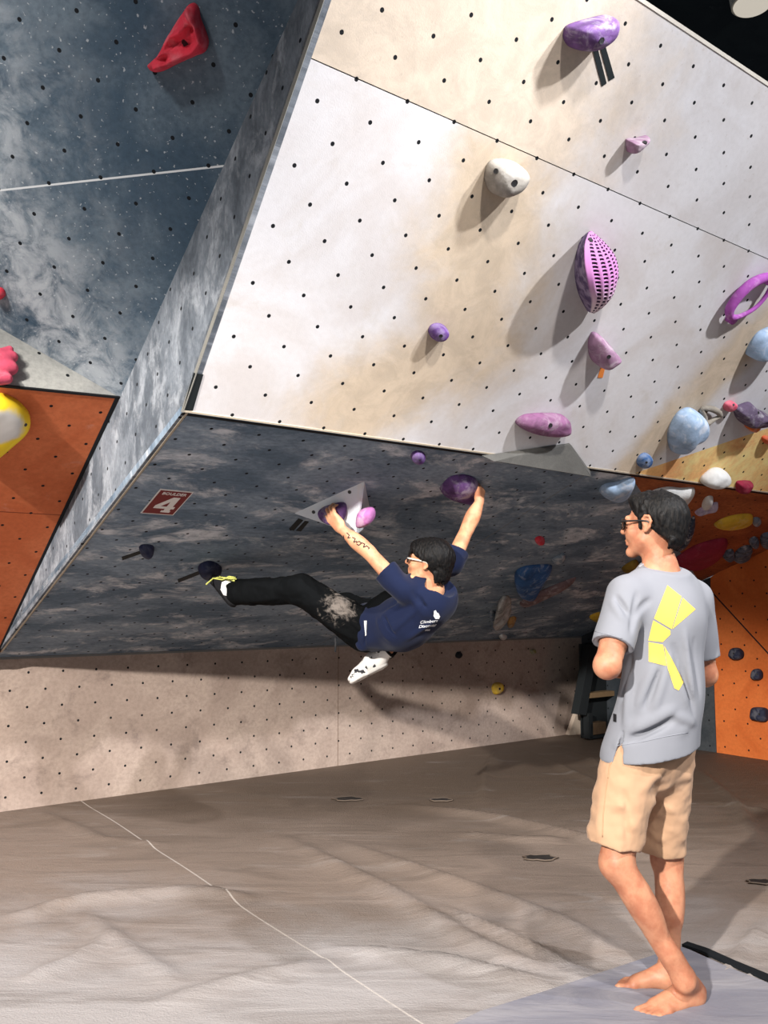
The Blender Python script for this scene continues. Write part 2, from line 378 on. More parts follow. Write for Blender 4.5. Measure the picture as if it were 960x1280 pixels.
# kicker, prow side, left walls
panel('wall_kick', PK, [kw(-1.6, 0, -.02), kw(UR, 0, -.02), kw(UR, 0, 1.02), kw(-1.6, 0, 1.02)], M_K, .05)
Ep = PW.w(0, vt)
mid = Dp+(Dp-Cp)*.45
panel('wall_prow_side', PC, [Ap, B_, Ep, mid, Cp], M_C, .03)
lowG = lambda u: PG.o+PG.u*(u-uvK(Cp)[0])+PG.v*((1.02-Cp[2])/PG.v[2])
panel('wall_left_orange', PG, [lowG(UC), Cp, PG.hit(-200, 462.5), lowG(-2.4)], M_G)
panel('wall_left_wedge', PT, [Cp, T1, T1-PG.u*.3, T2], M_T)
panel('wall_left', PL, [Cp, mid, mid-PL.u*3.0, T1-PL.u*1.6, T1], M_L)
# right return wall
Rp = lambda w, z: kw(UR, w, z)
panel('wall_right', PR, [Rp(1.575, -.02), Rp(4.5, -.02), Rp(4.5, 3.2), Rp(1.575, 1.62)], M_R)
panel('wall_right_dark', PR, [Rp(-.05, -.02), Rp(1.57, -.02), Rp(1.57, 1.62), Rp(-.05, 1.05)], M_RP)
# diagonal joint on the orange wall, plywood edges and joints of the prow
def strip(name, a, b, n, wd, th, mat):
    d = nrm(np.asarray(b)-a); s_ = nrm(np.cross(d, n))*wd/2
    V = [a-s_, b-s_, b+s_, a+s_]; V = [v-n*.004 for v in V]+[v+n*th for v in V]
    o = mesh_obj(name, V, [(0, 1, 2, 3), (7, 6, 5, 4), (0, 4, 5, 1), (1, 5, 6, 2), (2, 6, 7, 3), (3, 7, 4, 0)], mat); recalc(o); o['kind'] = 'structure'; return o
strip('trim_1', PR.hit(887, 737), PR.hit(965, 822), PR.n, .012, .002, M_dark)
strip('trim_2', B_+PW.v*.006, PW.w(ue, .006), PW.n, .008, .004, M_ply)
strip('trim_3', PO.w(0, -.012), PO.w(ue, -.012), PO.n, .014, .003, M_dark)
strip('trim_5', Ap-PO.v*.05+PO.u*.02, B_+PO.u*.02, PO.n, .01, .003, M_ply)
strip('trim_6', lowG(UC)-PG.u*.012, Cp-PG.u*.012, PG.n, .02, .003, M_dark)
strip('trim_7', Cp, PG.hit(-200, 462.5), PG.n, .014, .003, M_dark)
strip('trim_8', kw(-.1, 0, 1.012), kw(UR, 0, 1.012), Nax, .014, .003, plain('kicker_top_edge', srgb(120, 120, 118)))
strip('trim_9', PW.w(0, .0)+PC.n*.001, PW.w(0, vt)+PC.n*.001, nrm(PC.n+PW.n), .012, .002, plain('prow_edge', srgb(120, 118, 112)))
strip('trim_10', PW.w(.0, vt), PW.w(ue, vt), PW.n, .014, .003, plain('top_edge', srgb(214, 208, 196)))
# ceiling
PCE = Plane(A3(0, 0, 5.6), A3(0, 0, -1), A3(1, 0, 0)); PCE.v = A3(0, 1, 0)
panel('ceiling', PCE, [A3(-5, -6, 5.6), A3(10, -6, 5.6), A3(10, 12, 5.6), A3(-5, 12, 5.6)], M_CE, .05)

# ------------------------------------------------------------------ floor of padded mats
def floor_height():
    xs = np.arange(-3.4, 5.2, .03); ys = np.arange(2.0, 9.9, .03)
    X, Y = np.meshgrid(xs, ys, indexing='ij'); H = np.zeros_like(X)
    def crease(pix, h, wd, skew=0.35):
        P = [on_z(*p) for p in pix]
        best = np.full(X.shape, 9.0); sg = np.zeros_like(X); tt = np.zeros_like(X); L = len(P)-1
        for i in range(L):
            a, b = P[i][:2], P[i+1][:2]; d = b-a; l2 = d@d
            t = np.clip(((X-a[0])*d[0]+(Y-a[1])*d[1])/l2, 0, 1); qx, qy = X-a[0]-t*d[0], Y-a[1]-t*d[1]
            r = np.hypot(qx, qy); m = r < best; best[m] = r[m]; sg[m] = np.sign(qx*d[1]-qy*d[0])[m]; tt[m] = ((i+t)/L)[m]
        w_ = wd*np.where(sg > 0, 1+skew, 1-skew)
        return h*np.exp(-(best/w_)**2)*np.clip(np.sin(np.pi*np.clip(tt*.96+.02, 0, 1))*1.6, 0, 1)
    for pix, h, wd in CREASES: H[:] = H+crease(pix, h*1.7, wd*.75)
    for i in range(0, 1): pass
    n1 = np.sin(X*2.1+Y*1.3)*np.sin(Y*1.7-X*.6+1)*.006+np.sin(X*4.3-Y*2.9+.5)*.003
    H += n1
    # keep the mats flat where they meet the kicker and under the standing man's feet
    dk = (X-K0[0])*Nax[0]+(Y-K0[1])*Nax[1]
    H *= np.clip(dk/.25, 0, 1)
    for fx, fy in ((1.05, 3.15), (.95, 3.33)):
        H *= 1-np.exp(-(((X-fx)**2+(Y-fy)**2)/.09))
    return xs, ys, H
CREASES = [
    ([(500, 1005), (620, 1022), (720, 1046), (830, 1075)], .022, .06), ([(560, 1040), (650, 1050), (720, 1052)], .016, .05),
    ([(600, 1003), (606, 965), (622, 938)], .018, .05), ([(640, 935), (700, 958), (760, 985)], .016, .06), ([(690, 935), (740, 950), (790, 985)], .014, .05),
    ([(350, 1045), (480, 1110), (600, 1180), (720, 1230)], .02, .08), ([(400, 1185), (560, 1200), (720, 1240)], .02, .06),
    ([(0, 1150), (110, 1125), (240, 1115), (330, 1122)], .022, .07), ([(100, 1140), (170, 1190), (230, 1230)], .012, .06),
    ([(420, 1050), (560, 1100), (700, 1150), (790, 1200)], .018, .07), ([(540, 1130), (660, 1180), (760, 1235)], .018, .05),
    ([(180, 1260), (320, 1220), (420, 1200)], .014, .07), ([(40, 1010), (130, 1050), (220, 1058)], .012, .06),
    ([(870, 960), (920, 1000), (955, 1060)], .016, .06), ([(880, 1000), (930, 1010), (960, 1012)], .012, .04), ([(890, 1240), (925, 1190), (960, 1150)], .014, .04), ([(870, 1270), (930, 1225), (960, 1215)], .014, .035),
    ([(640, 1270), (700, 1245), (780, 1240)], .012, .03), ([(20, 1230), (90, 1200), (150, 1165)], .012, .05)]
def floor_mat():
    t = NT('mat_vinyl'); c = t.coord('Object'); sp = t.n('ShaderNodeSeparateXYZ'); t.l(c, sp.inputs[0])
    n1 = t.noise(t.mapping(c, (1, 1.4, 1)), 1.1, 6, .62, .5); n2 = t.noise(t.mapping(c, (.5, 2.2, 1), rot=(0, 0, .5)), 2.6, 8, .65, .8)
    # lamp light painted in: mats paler towards the front, browner towards the wall
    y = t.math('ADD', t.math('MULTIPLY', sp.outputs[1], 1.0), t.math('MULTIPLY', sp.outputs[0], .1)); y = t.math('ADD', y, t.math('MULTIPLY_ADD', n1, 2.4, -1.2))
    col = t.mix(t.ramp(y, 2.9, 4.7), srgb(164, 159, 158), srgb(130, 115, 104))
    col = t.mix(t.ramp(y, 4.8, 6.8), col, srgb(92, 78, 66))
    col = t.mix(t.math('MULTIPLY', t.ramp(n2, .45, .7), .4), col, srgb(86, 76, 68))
    col = t.mix(t.math('MULTIPLY', t.ramp(t.noise(t.mapping(c, (.4, 2, 1), rot=(0, 0, -.4)), 3.1, 6, .7, 1), .55, .75), .25), col, srgb(180, 174, 170))
    a, b = on_z(112, 1008), on_z(530, 1280); d = nrm(b-a); nx, ny = -d[1], d[0]; k = -(a[0]*nx+a[1]*ny)
    ds = t.math('ABSOLUTE', t.math('ADD', t.math('MULTIPLY_ADD', sp.outputs[0], nx, k), t.math('MULTIPLY', sp.outputs[1], ny)))
    col = t.mix(t.math('MULTIPLY', t.math('LESS_THAN', ds, .004), .6), col, srgb(206, 198, 190))
    t.bump(t.math('ADD', t.noise(c, 120, 4, .6), t.math('MULTIPLY', n2, 3.0)), .35, .02)
    return t.done(col, .62, .35)
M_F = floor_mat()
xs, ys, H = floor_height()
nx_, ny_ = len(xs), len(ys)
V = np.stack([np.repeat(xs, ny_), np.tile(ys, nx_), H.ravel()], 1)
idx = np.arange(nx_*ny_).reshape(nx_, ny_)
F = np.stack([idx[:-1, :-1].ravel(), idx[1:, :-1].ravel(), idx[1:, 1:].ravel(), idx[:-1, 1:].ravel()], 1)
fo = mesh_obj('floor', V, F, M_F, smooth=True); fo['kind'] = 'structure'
def floor_z(x, y):
    i = int(np.clip((x-xs[0])/.03, 0, nx_-1)); j = int(np.clip((y-ys[0])/.03, 0, ny_-1)); return float(H[i, j])
ap = panel('floor_apron', Plane(A3(0, 0, -.012), A3(0, 0, 1), A3(1, 0, 0)), [A3(-6, -7, -.012), A3(11, -7, -.012), A3(11, 12, -.012), A3(-6, 12, -.012)], M_F, .05)
# overlapping cover sheet in the foreground
t = NT('cover_vinyl'); c = t.coord('Object'); n = t.noise(t.mapping(c, (.6, 2, 1), rot=(0, 0, .4)), 3, 6, .65, .7)
t.bump(n, .3, .03); M_CV = t.done(t.mix(t.ramp(n, .35, .7), srgb(120, 120, 131), srgb(146, 144, 150)), .6, .35)
edge = [on_z(540, 1300), on_z(600, 1270), on_z(680, 1245), on_z(760, 1218), on_z(850, 1188), on_z(862, 1192), on_z(910, 1214), on_z(965, 1236), on_z(1040, 1268)]
low = [A3(3.4, 2.2, 0), A3(3.2, .2, 0), A3(-.6, .2, 0), A3(-.2, 1.9, 0)]
poly = edge+low
bm = bmesh.new(); vs_ = [bm.verts.new((p[0], p[1], .0)) for p in poly]; f_ = bm.faces.new(vs_)
ex = bmesh.ops.extrude_face_region(bm, geom=[f_])
for g in ex['geom']:
    if isinstance(g, bmesh.types.BMVert): g.co.z += .016
bm.normal_update(); me = bpy.data.meshes.new('mat_cover'); bm.to_mesh(me); bm.free(); me.materials.append(M_CV)
cv = link('mat_cover', me); recalc(cv); tag(cv, "grey vinyl mat cover lying under the standing man's bare feet", 'mat cover')
# black hook-and-loop strap along its edge
sa = [on_z(856, 1186), on_z(880, 1194), on_z(915, 1210), on_z(1030, 1258)]
V, F = [], []
for i, p in enumerate(sa):
    d = nrm(sa[min(i+1, 3)]-sa[max(i-1, 0)]); s_ = np.cross(d, Zax)*.021
    for q in (p-s_, p+s_): V += [q+Zax*.014, q+Zax*.024]
for i in range(3):
    a, b = 4*i, 4*i+4
    F += [(a+1, b+1, b+3, a+3), (a, a+2, b+2, b), (a, b, b+1, a+1), (a+2, a+3, b+3, b+2)]
F += [(0, 1, 3, 2), (12, 14, 15, 13)]
st = mesh_obj('mat_strap', V, F, plain('black_webbing', srgb(20, 24, 28), .8, .2, .3, 200)); recalc(st)
tag(st, 'black strap along the mat seam right of the bare feet', 'strap')
# vent slits in the mats
M_v = plain('vent_dark', srgb(44, 40, 38), .7); M_vr = plain('vent_rim', srgb(112, 98, 86), .7)
for i, (x, y, a, lab) in enumerate([(435, 999, .10, 'dark torn vent slit in the mat, leftmost, below the kick wall'), (551, 1001, .075, 'dark vent slit in the mat, in line with the hanging climber and below the wall'), (675, 1075, .085, 'dark oval vent slit in the mat left of the standing man\'s shorts hem'), (950, 1104, .06, 'small vent slit in the mat at the right edge of the photo')]):
    p = on_z(x, y); z = floor_z(p[0], p[1]); root = empty('mat_vent', (p[0], p[1], z)); tag(root, lab, 'vent', 'vent slits in the floor mats')
    V = [p*[1, 1, 0]+Zax*(z+.004)+Uax*0+A3(math.cos(k*.4488)*a*(1+.2*math.sin(3*k+i)), math.sin(k*.4488)*a*.6*(1+.25*math.cos(2*k+i)), 0) for k in range(14)]
    V2 = [v+Zax*.006 for v in V]
    o = mesh_obj('slit', V+V2, [tuple(range(14))[::-1], tuple(range(14, 28))]+[(k, (k+1) % 14, 14+(k+1) % 14, 14+k) for k in range(14)], M_v, root)
    tube('rim', [v+Zax*.004 for v in V], .004, M_vr, root, 6, True)

# ------------------------------------------------------------------ dark shelf unit in the corner and the pale wedge beside it
def board(name, pts, d, mat, par):
    """board with outline pts (3-D, planar) and thickness vector d"""
    P = [np.asarray(p) for p in pts]; n = len(P); V = P+[p+d for p in P]
    o = mesh_obj(name, V, [tuple(range(n))[::-1], tuple(range(n, 2*n))]+[(k, (k+1) % n, n+(k+1) % n, n+k) for k in range(n)], mat, par); recalc(o); return o
def corner_shelf():
    Pf = Plane(kw(0, .42, 0), Nax, Uax); Pb = Plane(kw(0, .06, 0), Nax, Uax); h = Pf.hit
    blk = plain('black_board', srgb(28, 32, 34), .7, .3); br = plain('raw_wood', srgb(120, 98, 72), .7, .2, .2, 20)
    f0 = h(728, 918); root = empty('shelf_unit', f0*[1, 1, 0]); tag(root, 'dark shelf unit with brown boards in the corner behind the standing man', 'shelf')
    back = -Nax*.12
    z0 = lambda x: h(x, 900)
    A, B = h(739, 806), h(723, 893); x1 = h(800, 900); lev = lambda p, z: np.array([p[0], p[1], z])
    board('side_panel', [A, h(748, 806), h(733, 894), B], back*.8, blk, root)
    r0, r1 = lev(h(737, 900), 0), lev(x1, 0)
    board('side_panel', [lev(h(736, 900), .02), lev(h(741, 900), .02), lev(h(741, 900), .27), lev(h(736, 900), .27)], back*.6, blk, root)
    for zz_, th, m in ((.42, .05, br), (.015, .03, blk)): board('shelf_board', [lev(r0, zz_), lev(r1, zz_), lev(r1, zz_+th), lev(r0, zz_+th)], back, m, root)
    board('back_panel', [lev(r0, .02)+back, lev(r1, .02)+back, lev(r1, .96)+back, lev(r0, .96)+back], Nax*.02, blk, root)
    board('top_panel', [lev(h(742, 800), .93), lev(x1, .93), lev(x1, .97), lev(h(742, 800), .97)], back, blk, root)
    bx = plain('brown_crate', srgb(92, 74, 56), .7, .2, .25, 30)
    q0, q1 = lev(h(738, 905), .05), lev(h(758, 905), .05)
    cr = board('wooden_crate', [q0, q1, lev(q1, .17), lev(q0, .17)], -Nax*.09, bx, None); bevel(cr, .008); tag(cr, 'small brown wooden crate on the bottom board of the dark shelf unit', 'crate')
corner_shelf()
pw = Plane(kw(0, .30, 0), Nax, Uax); pale = plain('pale_wedge', srgb(214, 196, 178), .8, .2, .06)
a_, b_2, c_ = on_z(711, 919), on_z(735, 918), pw.hit(729, 868)
me_o = board('wall_volume', [a_, b_2, c_], Nax*-.05, pale, None); bevel(me_o, .004); tag(me_o, 'pale triangular wedge at the floor end of the kick wall by the dark shelf unit', 'wall volume')

# round lamp on the ceiling
lp = PCE.hit(940, -8); root = empty('ceiling_lamp', lp); tag(root, 'round pale lamp on the black ceiling at the top right corner', 'lamp')
def disc(name, c, r, z0, z1, mat, par, seg=32):
    V = [A3(c[0]+rr*math.cos(2*math.pi*k/seg), c[1]+rr*math.sin(2*math.pi*k/seg), z) for z, rr in ((z0, r), (z1, r*.93)) for k in range(seg)]
    o = mesh_obj(name, V, [tuple(range(seg)), tuple(range(2*seg-1, seg-1, -1))]+[(k, seg+k, seg+(k+1) % seg, (k+1) % seg) for k in range(seg)], mat, par); recalc(o); return o
disc('housing', lp, .15, 5.598, 5.52, plain('lamp_housing', (.55, .5, .42), .5), root)
t = NT('lamp_diffuser'); t.b.inputs['Emission Color'].default_value = (1, .9, .75, 1); t.b.inputs['Emission Strength'].default_value = .5; disc('diffuser', lp, .13, 5.53, 5.505, t.done((.8, .75, .66), .5), root)
# ------------------------------------------------------------------ climbing holds
def hold_mat(name, col, chalk=.25, dark=.5, ccol=(.72, .70, .70), scale=9, rough=.75):
    t = NT(name); c = t.coord('Object')
    n = t.noise(c, scale, 5, .6, .4); f = t.noise(c, 90, 3, .6)
    k = t.mix(t.ramp(n, .3, .6), tuple(x*dark for x in col), col)
    k = t.mix(t.math('MULTIPLY', t.ramp(t.noise(t.mapping(c, loc=(5, 2, 8)), scale*1.3, 5, .65, .7), .48, .68), chalk), k, ccol)
    t.bump(f, .35, .004); return t.done(k, rough, .3)
purple = hold_mat('purple_resin', srgb(112, 78, 136), .35, .45); violet = hold_mat('violet_resin', srgb(98, 60, 132), .15)
mauve = hold_mat('mauve_resin', srgb(158, 122, 150), .35, .7); red = hold_mat('red_resin', srgb(214, 52, 72), .28, .72, srgb(232, 150, 160))
pink = hold_mat('pink_resin', srgb(214, 84, 110), .3, .8, srgb(236, 180, 186)); greyh = hold_mat('grey_resin', srgb(160, 154, 146), .2, .7)
navy = hold_mat('navy_resin', srgb(32, 40, 72), .05); blue = hold_mat('blue_resin', srgb(52, 94, 148), .35, .6, srgb(196, 204, 216))
paleblue = hold_mat('pale_blue_resin', srgb(160, 184, 212), .5, .7, srgb(226, 226, 230)); white = hold_mat('white_resin', srgb(216, 216, 214), .3, .86, srgb(236, 236, 236))
yellow = hold_mat('yellow_resin', srgb(226, 186, 60), .15, .75); maroon = hold_mat('maroon_resin', srgb(146, 34, 62), .15, .75, srgb(190, 120, 130)); orangeh = hold_mat('orange_resin', srgb(216, 110, 50), .2, .8)
dusk = hold_mat('dusky_mauve_resin', srgb(122, 100, 104), .3, .7); darkpl = hold_mat('dark_plum_resin', srgb(96, 80, 104), .35, .6); teal = hold_mat('grey_blue_resin', srgb(120, 136, 152), .45, .5)
M_bolt = plain('bolt_steel', (.02, .02, .022), .45, .5, .2, 80); M_boltrim = plain('bolt_hole_rim', srgb(196, 190, 190), .5)

def bolt_on(parent, bv, x, y, r=.011, n=None, rim=True):
    d = nrm(ray(x, y)); h = bv.ray_cast(Vector(CAM), Vector(d))
    if h[0] is None: return
    p = np.array(h[0]); n = np.array(h[1]) if n is None else n
    if np.dot(n, d) > 0: n = -n
    n = nrm(n); a = nrm(np.cross(n, A3(.1, .2, .97))); b = np.cross(n, a); K = 12
    ring = lambda rr, hh: [p+n*hh+(a*math.cos(2*math.pi*k/K)+b*math.sin(2*math.pi*k/K))*rr for k in range(K)]
    V = ring(r, -.004)+ring(r, .0025)+ring(r*.6, .0012); F = []
    for q in (0, K): F += [(q+k, q+(k+1) % K, q+K+(k+1) % K, q+K+k) for k in range(K)]
    F.append(tuple(range(2*K, 3*K)))
    o = mesh_obj('bolt', V, F, M_bolt, parent); recalc(o); return o

def hold(label, pl, out, H, mat, apex=(0, 0), rough=.004, bolts=(), mid=.35, prof=.55, rings=12, nseg=56, name='climbing_hold', cat='climbing hold', group=None, base=0.0, flat=.0, ridge=None, local=True):
    """outline picked on the photo, moved onto its wall, domed out by H metres with an off-centre summit"""
    if pl is PO and prof == .55: prof = .8
    P = [pl.uv(pl.hit(x, y, H*mid+base)) for x, y in out]
    C = catmull(P, nseg); n = len(C); c0 = C.mean(0); sz = np.abs(C-c0).max(0)
    ap = c0+np.array(apex)*sz; V, F = [], []; sd = random.random()*50
    for i in range(rings+1):
        t = i/rings; s = math.cos(t*math.pi/2)**prof if i < rings else 0.0; h = math.sin(t*math.pi/2)**(1-flat)
        s = s if i else 1.0
        for k in range(n if i < rings else 1):
            q = (c0*(1-t)+ap*t)+(C[k]-c0)*s
            p = pl.w(q[0], q[1], base+H*h)
            if ridge is not None and 0 < i < rings:
                ang = math.atan2(q[1]-ap[1], q[0]-ap[0]); p = p+pl.n*ridge[0]*math.sin(ridge[1]*ang+ridge[2])*math.sin(t*math.pi)
            if i:
                v = Vector(p*14+sd); p = p+(pl.n*.8+pl.v*.3)*(mnoise.noise(v)*rough*2+mnoise.noise(v*3.1)*rough)
            V.append(p)
        if i == 0: V[:] = [p-pl.n*.004 for p in V]
    for i in range(rings-1):
        for k in range(n): F.append((i*n+k, i*n+(k+1) % n, (i+1)*n+(k+1) % n, (i+1)*n+k))
    F += [((rings-1)*n+k, (rings-1)*n+(k+1) % n, rings*n) for k in range(n)]; F.append(tuple(range(n))[::-1])
    root = mesh_obj(name, V, F, mat, None, True); recalc(root); tag(root, label, cat, group)
    if local: localize(root, pl, pl.w(c0[0], c0[1], base))
    if bolts:
        bv = bvh_of(root)
        for b in bolts: bolt_on(root, bv, *b)
    return root
def tape(label, pl, pts, mat, name='tape_strip'):
    P = [pl.hit(x, y) for x, y in pts]; n = len(P); V = [p-pl.n*.002 for p in P]+[p+pl.n*.0025 for p in P]
    o = mesh_obj(name, V, [tuple(range(n))[::-1], tuple(range(n, 2*n))]+[(k, (k+1) % n, n+(k+1) % n, n+k) for k in range(n)], mat)
    recalc(o); tag(o, label, 'tape', 'route marking tapes'); return o
M_bt = plain('black_tape', srgb(22, 28, 30), .6, .3, .2, 90); M_ot = plain('orange_tape', srgb(236, 140, 66), .6)
G = 'climbing holds'
# ---- on the bright upper wall
hold('purple pod hold high on the upper wall above two black tapes', PW, [(711, 43), (716, 34), (740, 26), (764, 21), (771, 27), (768, 42), (757, 56), (738, 66), (720, 62), (712, 53)], .11, purple, (.05, .15), .003, [(752, 51, .013)], group=G)
tape('black tape strip below the high purple pod, left of the pair', PW, [(741, 64), (747, 61), (758, 104), (752, 108)], M_bt)
tape('black tape strip below the high purple pod, right of the pair', PW, [(750, 60), (756, 56), (768, 97), (761, 101)], M_bt)
hold('small mauve wedge hold in the bright area at upper right', PW, [(786, 178), (789, 175), (799, 174), (812, 171), (809, 177), (802, 184), (794, 191), (788, 191)], .07, mauve, (-.3, -.1), .003, [(806, 178, .011)], group=G)
hold('round grey dome hold with two bolt holes on the upper wall', PW, [(611, 219), (616, 206), (628, 201), (648, 205), (660, 216), (657, 228), (646, 240), (630, 247), (618, 243), (612, 232)], .10, greyh, (.05, .0), .0025, [(643, 229, .015), (620, 214, .011)], group=G)
hold('small round violet knob alone on the middle of the upper wall', PW, [(538, 417), (541, 409), (550, 406), (559, 410), (560, 418), (554, 425), (544, 426)], .06, violet, (0, 0), .002, [(551, 420, .009)], group=G)
hold('mauve cone hold above a strip of orange tape', PW, [(742, 427), (747, 419), (757, 424), (768, 438), (772, 443), (764, 450), (751, 458), (744, 452), (741, 440)], .12, mauve, (.25, -.25), .002, [(761, 446, .011)], group=G)
tape('orange tape strip below the mauve cone hold', PW, [(752, 455), (758, 452), (753, 472), (747, 472)], M_ot)
hold('long mauve sloper hold above the grey triangle on the lip', PW, [(648, 532), (656, 523), (672, 520), (698, 520), (710, 525), (712, 541), (702, 546), (682, 546), (662, 542)], .09, hold_mat('mauve_sloper_resin', srgb(146, 98, 136), .2, .55), (.1, .25), .003, [(688, 532, .013)], group=G)
hold('blue knob hold beside the orange paint near the lip', PW, [(798, 580), (801, 572), (808, 568), (813, 571), (811, 581), (803, 586)], .06, blue, (.1, .2), .002, [(808, 578, .008)], group=G)
hold('big pale blue bulge hold at right of the upper wall', PW, [(841, 556), (842, 541), (852, 522), (866, 514), (878, 520), (881, 534), (872, 548), (856, 557), (846, 569)], .14, paleblue, (.1, .1), .003, group=G)
hold('small pink knob hold beside the plum hold at the right', PW, [(906, 511), (908, 505), (915, 502), (920, 505), (917, 510), (910, 515)], .05, pink, (.1, .2), .002, [(917, 506, .007)], group=G)
hold('dark plum jug hold above an orange chip at the right edge', PW, [(922, 514), (930, 509), (942, 506), (950, 514), (961, 519), (959, 525), (950, 532), (938, 535), (926, 527)], .11, darkpl, (.1, -.1), .005, [(948, 516, .010)], ridge=(.02, 2, .6), group=G)
hold('orange chip hold tucked under the dark plum jug', PW, [(933, 532), (948, 529), (950, 534), (943, 540), (937, 538)], .045, orangeh, (0, 0), .002, group=G)
hold('small orange red knob at the right edge above the yellow paint', PW, [(954, 549), (958, 546), (966, 549), (966, 556), (957, 555)], .05, hold_mat('orange_red_resin', srgb(206, 92, 52), .1), (0, 0), .002, group=G)
hold('cream horn hold with a blue-grey underside cut by the right edge', PW, [(938, 446), (944, 431), (956, 417), (975, 412), (980, 430), (962, 440), (948, 446)], .12, paleblue, (.3, -.2), .002, group=G)
hold('white pebble hold with a brown side at the lip, right of the head', PW, [(879, 604), (884, 596), (896, 588), (908, 590), (910, 600), (898, 608), (886, 610)], .10, white, (.1, .1), .003, group=G)
hold('maroon wedge hold sitting on the lip at the far right', PW, [(922, 608), (925, 603), (940, 603), (939, 608), (932, 616), (923, 616)], .06, maroon, (0, 0), .002, group=G)
# ring-shaped jug on the bright wall
def ring_hold():
    c = [(914, 396), (913, 388), (919, 377), (927, 367), (938, 357), (950, 350), (961, 347), (967, 352), (962, 364), (954, 376), (944, 386), (932, 393), (922, 397)]
    P = catmull([PW.uv(PW.hit(x, y, .05)) for x, y in c], 78); n = len(P)
    pts = [PW.w(p[0], p[1], .045) for p in P]; rad = []
    for k in range(n):
        x, y = project(pts[k]); f = (938-x)*.55+(372-y)*.6; rad.append(.011+.020/(1+math.exp(-f/4)))
    o = tube('climbing_hold', pts, rad, hold_mat('magenta_resin', srgb(168, 84, 172), .4, .8, srgb(226, 176, 222)), None, 12, True)
    tag(o, 'magenta ring-shaped jug hold at the right edge of the bright wall', 'climbing hold', G)
    f = [PW.w(*PW.uv(PW.hit(x, y, .02)), h) for (x, y) in ((914, 398), (962, 350)) for h in (-.005, .045)]
    tube('mounting_foot', f[:2], .028, o.data.materials[0], o, 12); tube('mounting_foot', f[2:], .03, o.data.materials[0], o, 12)
ring_hold()
# open grey hold with a hole through it
def hoop():
    c = [(878, 512), (886, 511), (896, 514), (901, 520), (893, 525), (883, 530), (881, 522)]
    P = catmull([PW.uv(PW.hit(x, y, .04)) for x, y in c], 56)
    o = tube('climbing_hold', [PW.w(p[0], p[1], .035) for p in P], [.012+.008*abs(math.sin(k*.11)) for k in range(len(P))], hold_mat('stone_resin', srgb(150, 142, 130), .3, .7), None, 10, True)
    tag(o, 'open grey loop hold above the pale blue bulge', 'climbing hold', G)
    tube('mounting_foot', [PW.w(*PW.uv(PW.hit(880, 513, .02)), h) for h in (-.005, .035)], .022, o.data.materials[0], o, 10)
hoop()
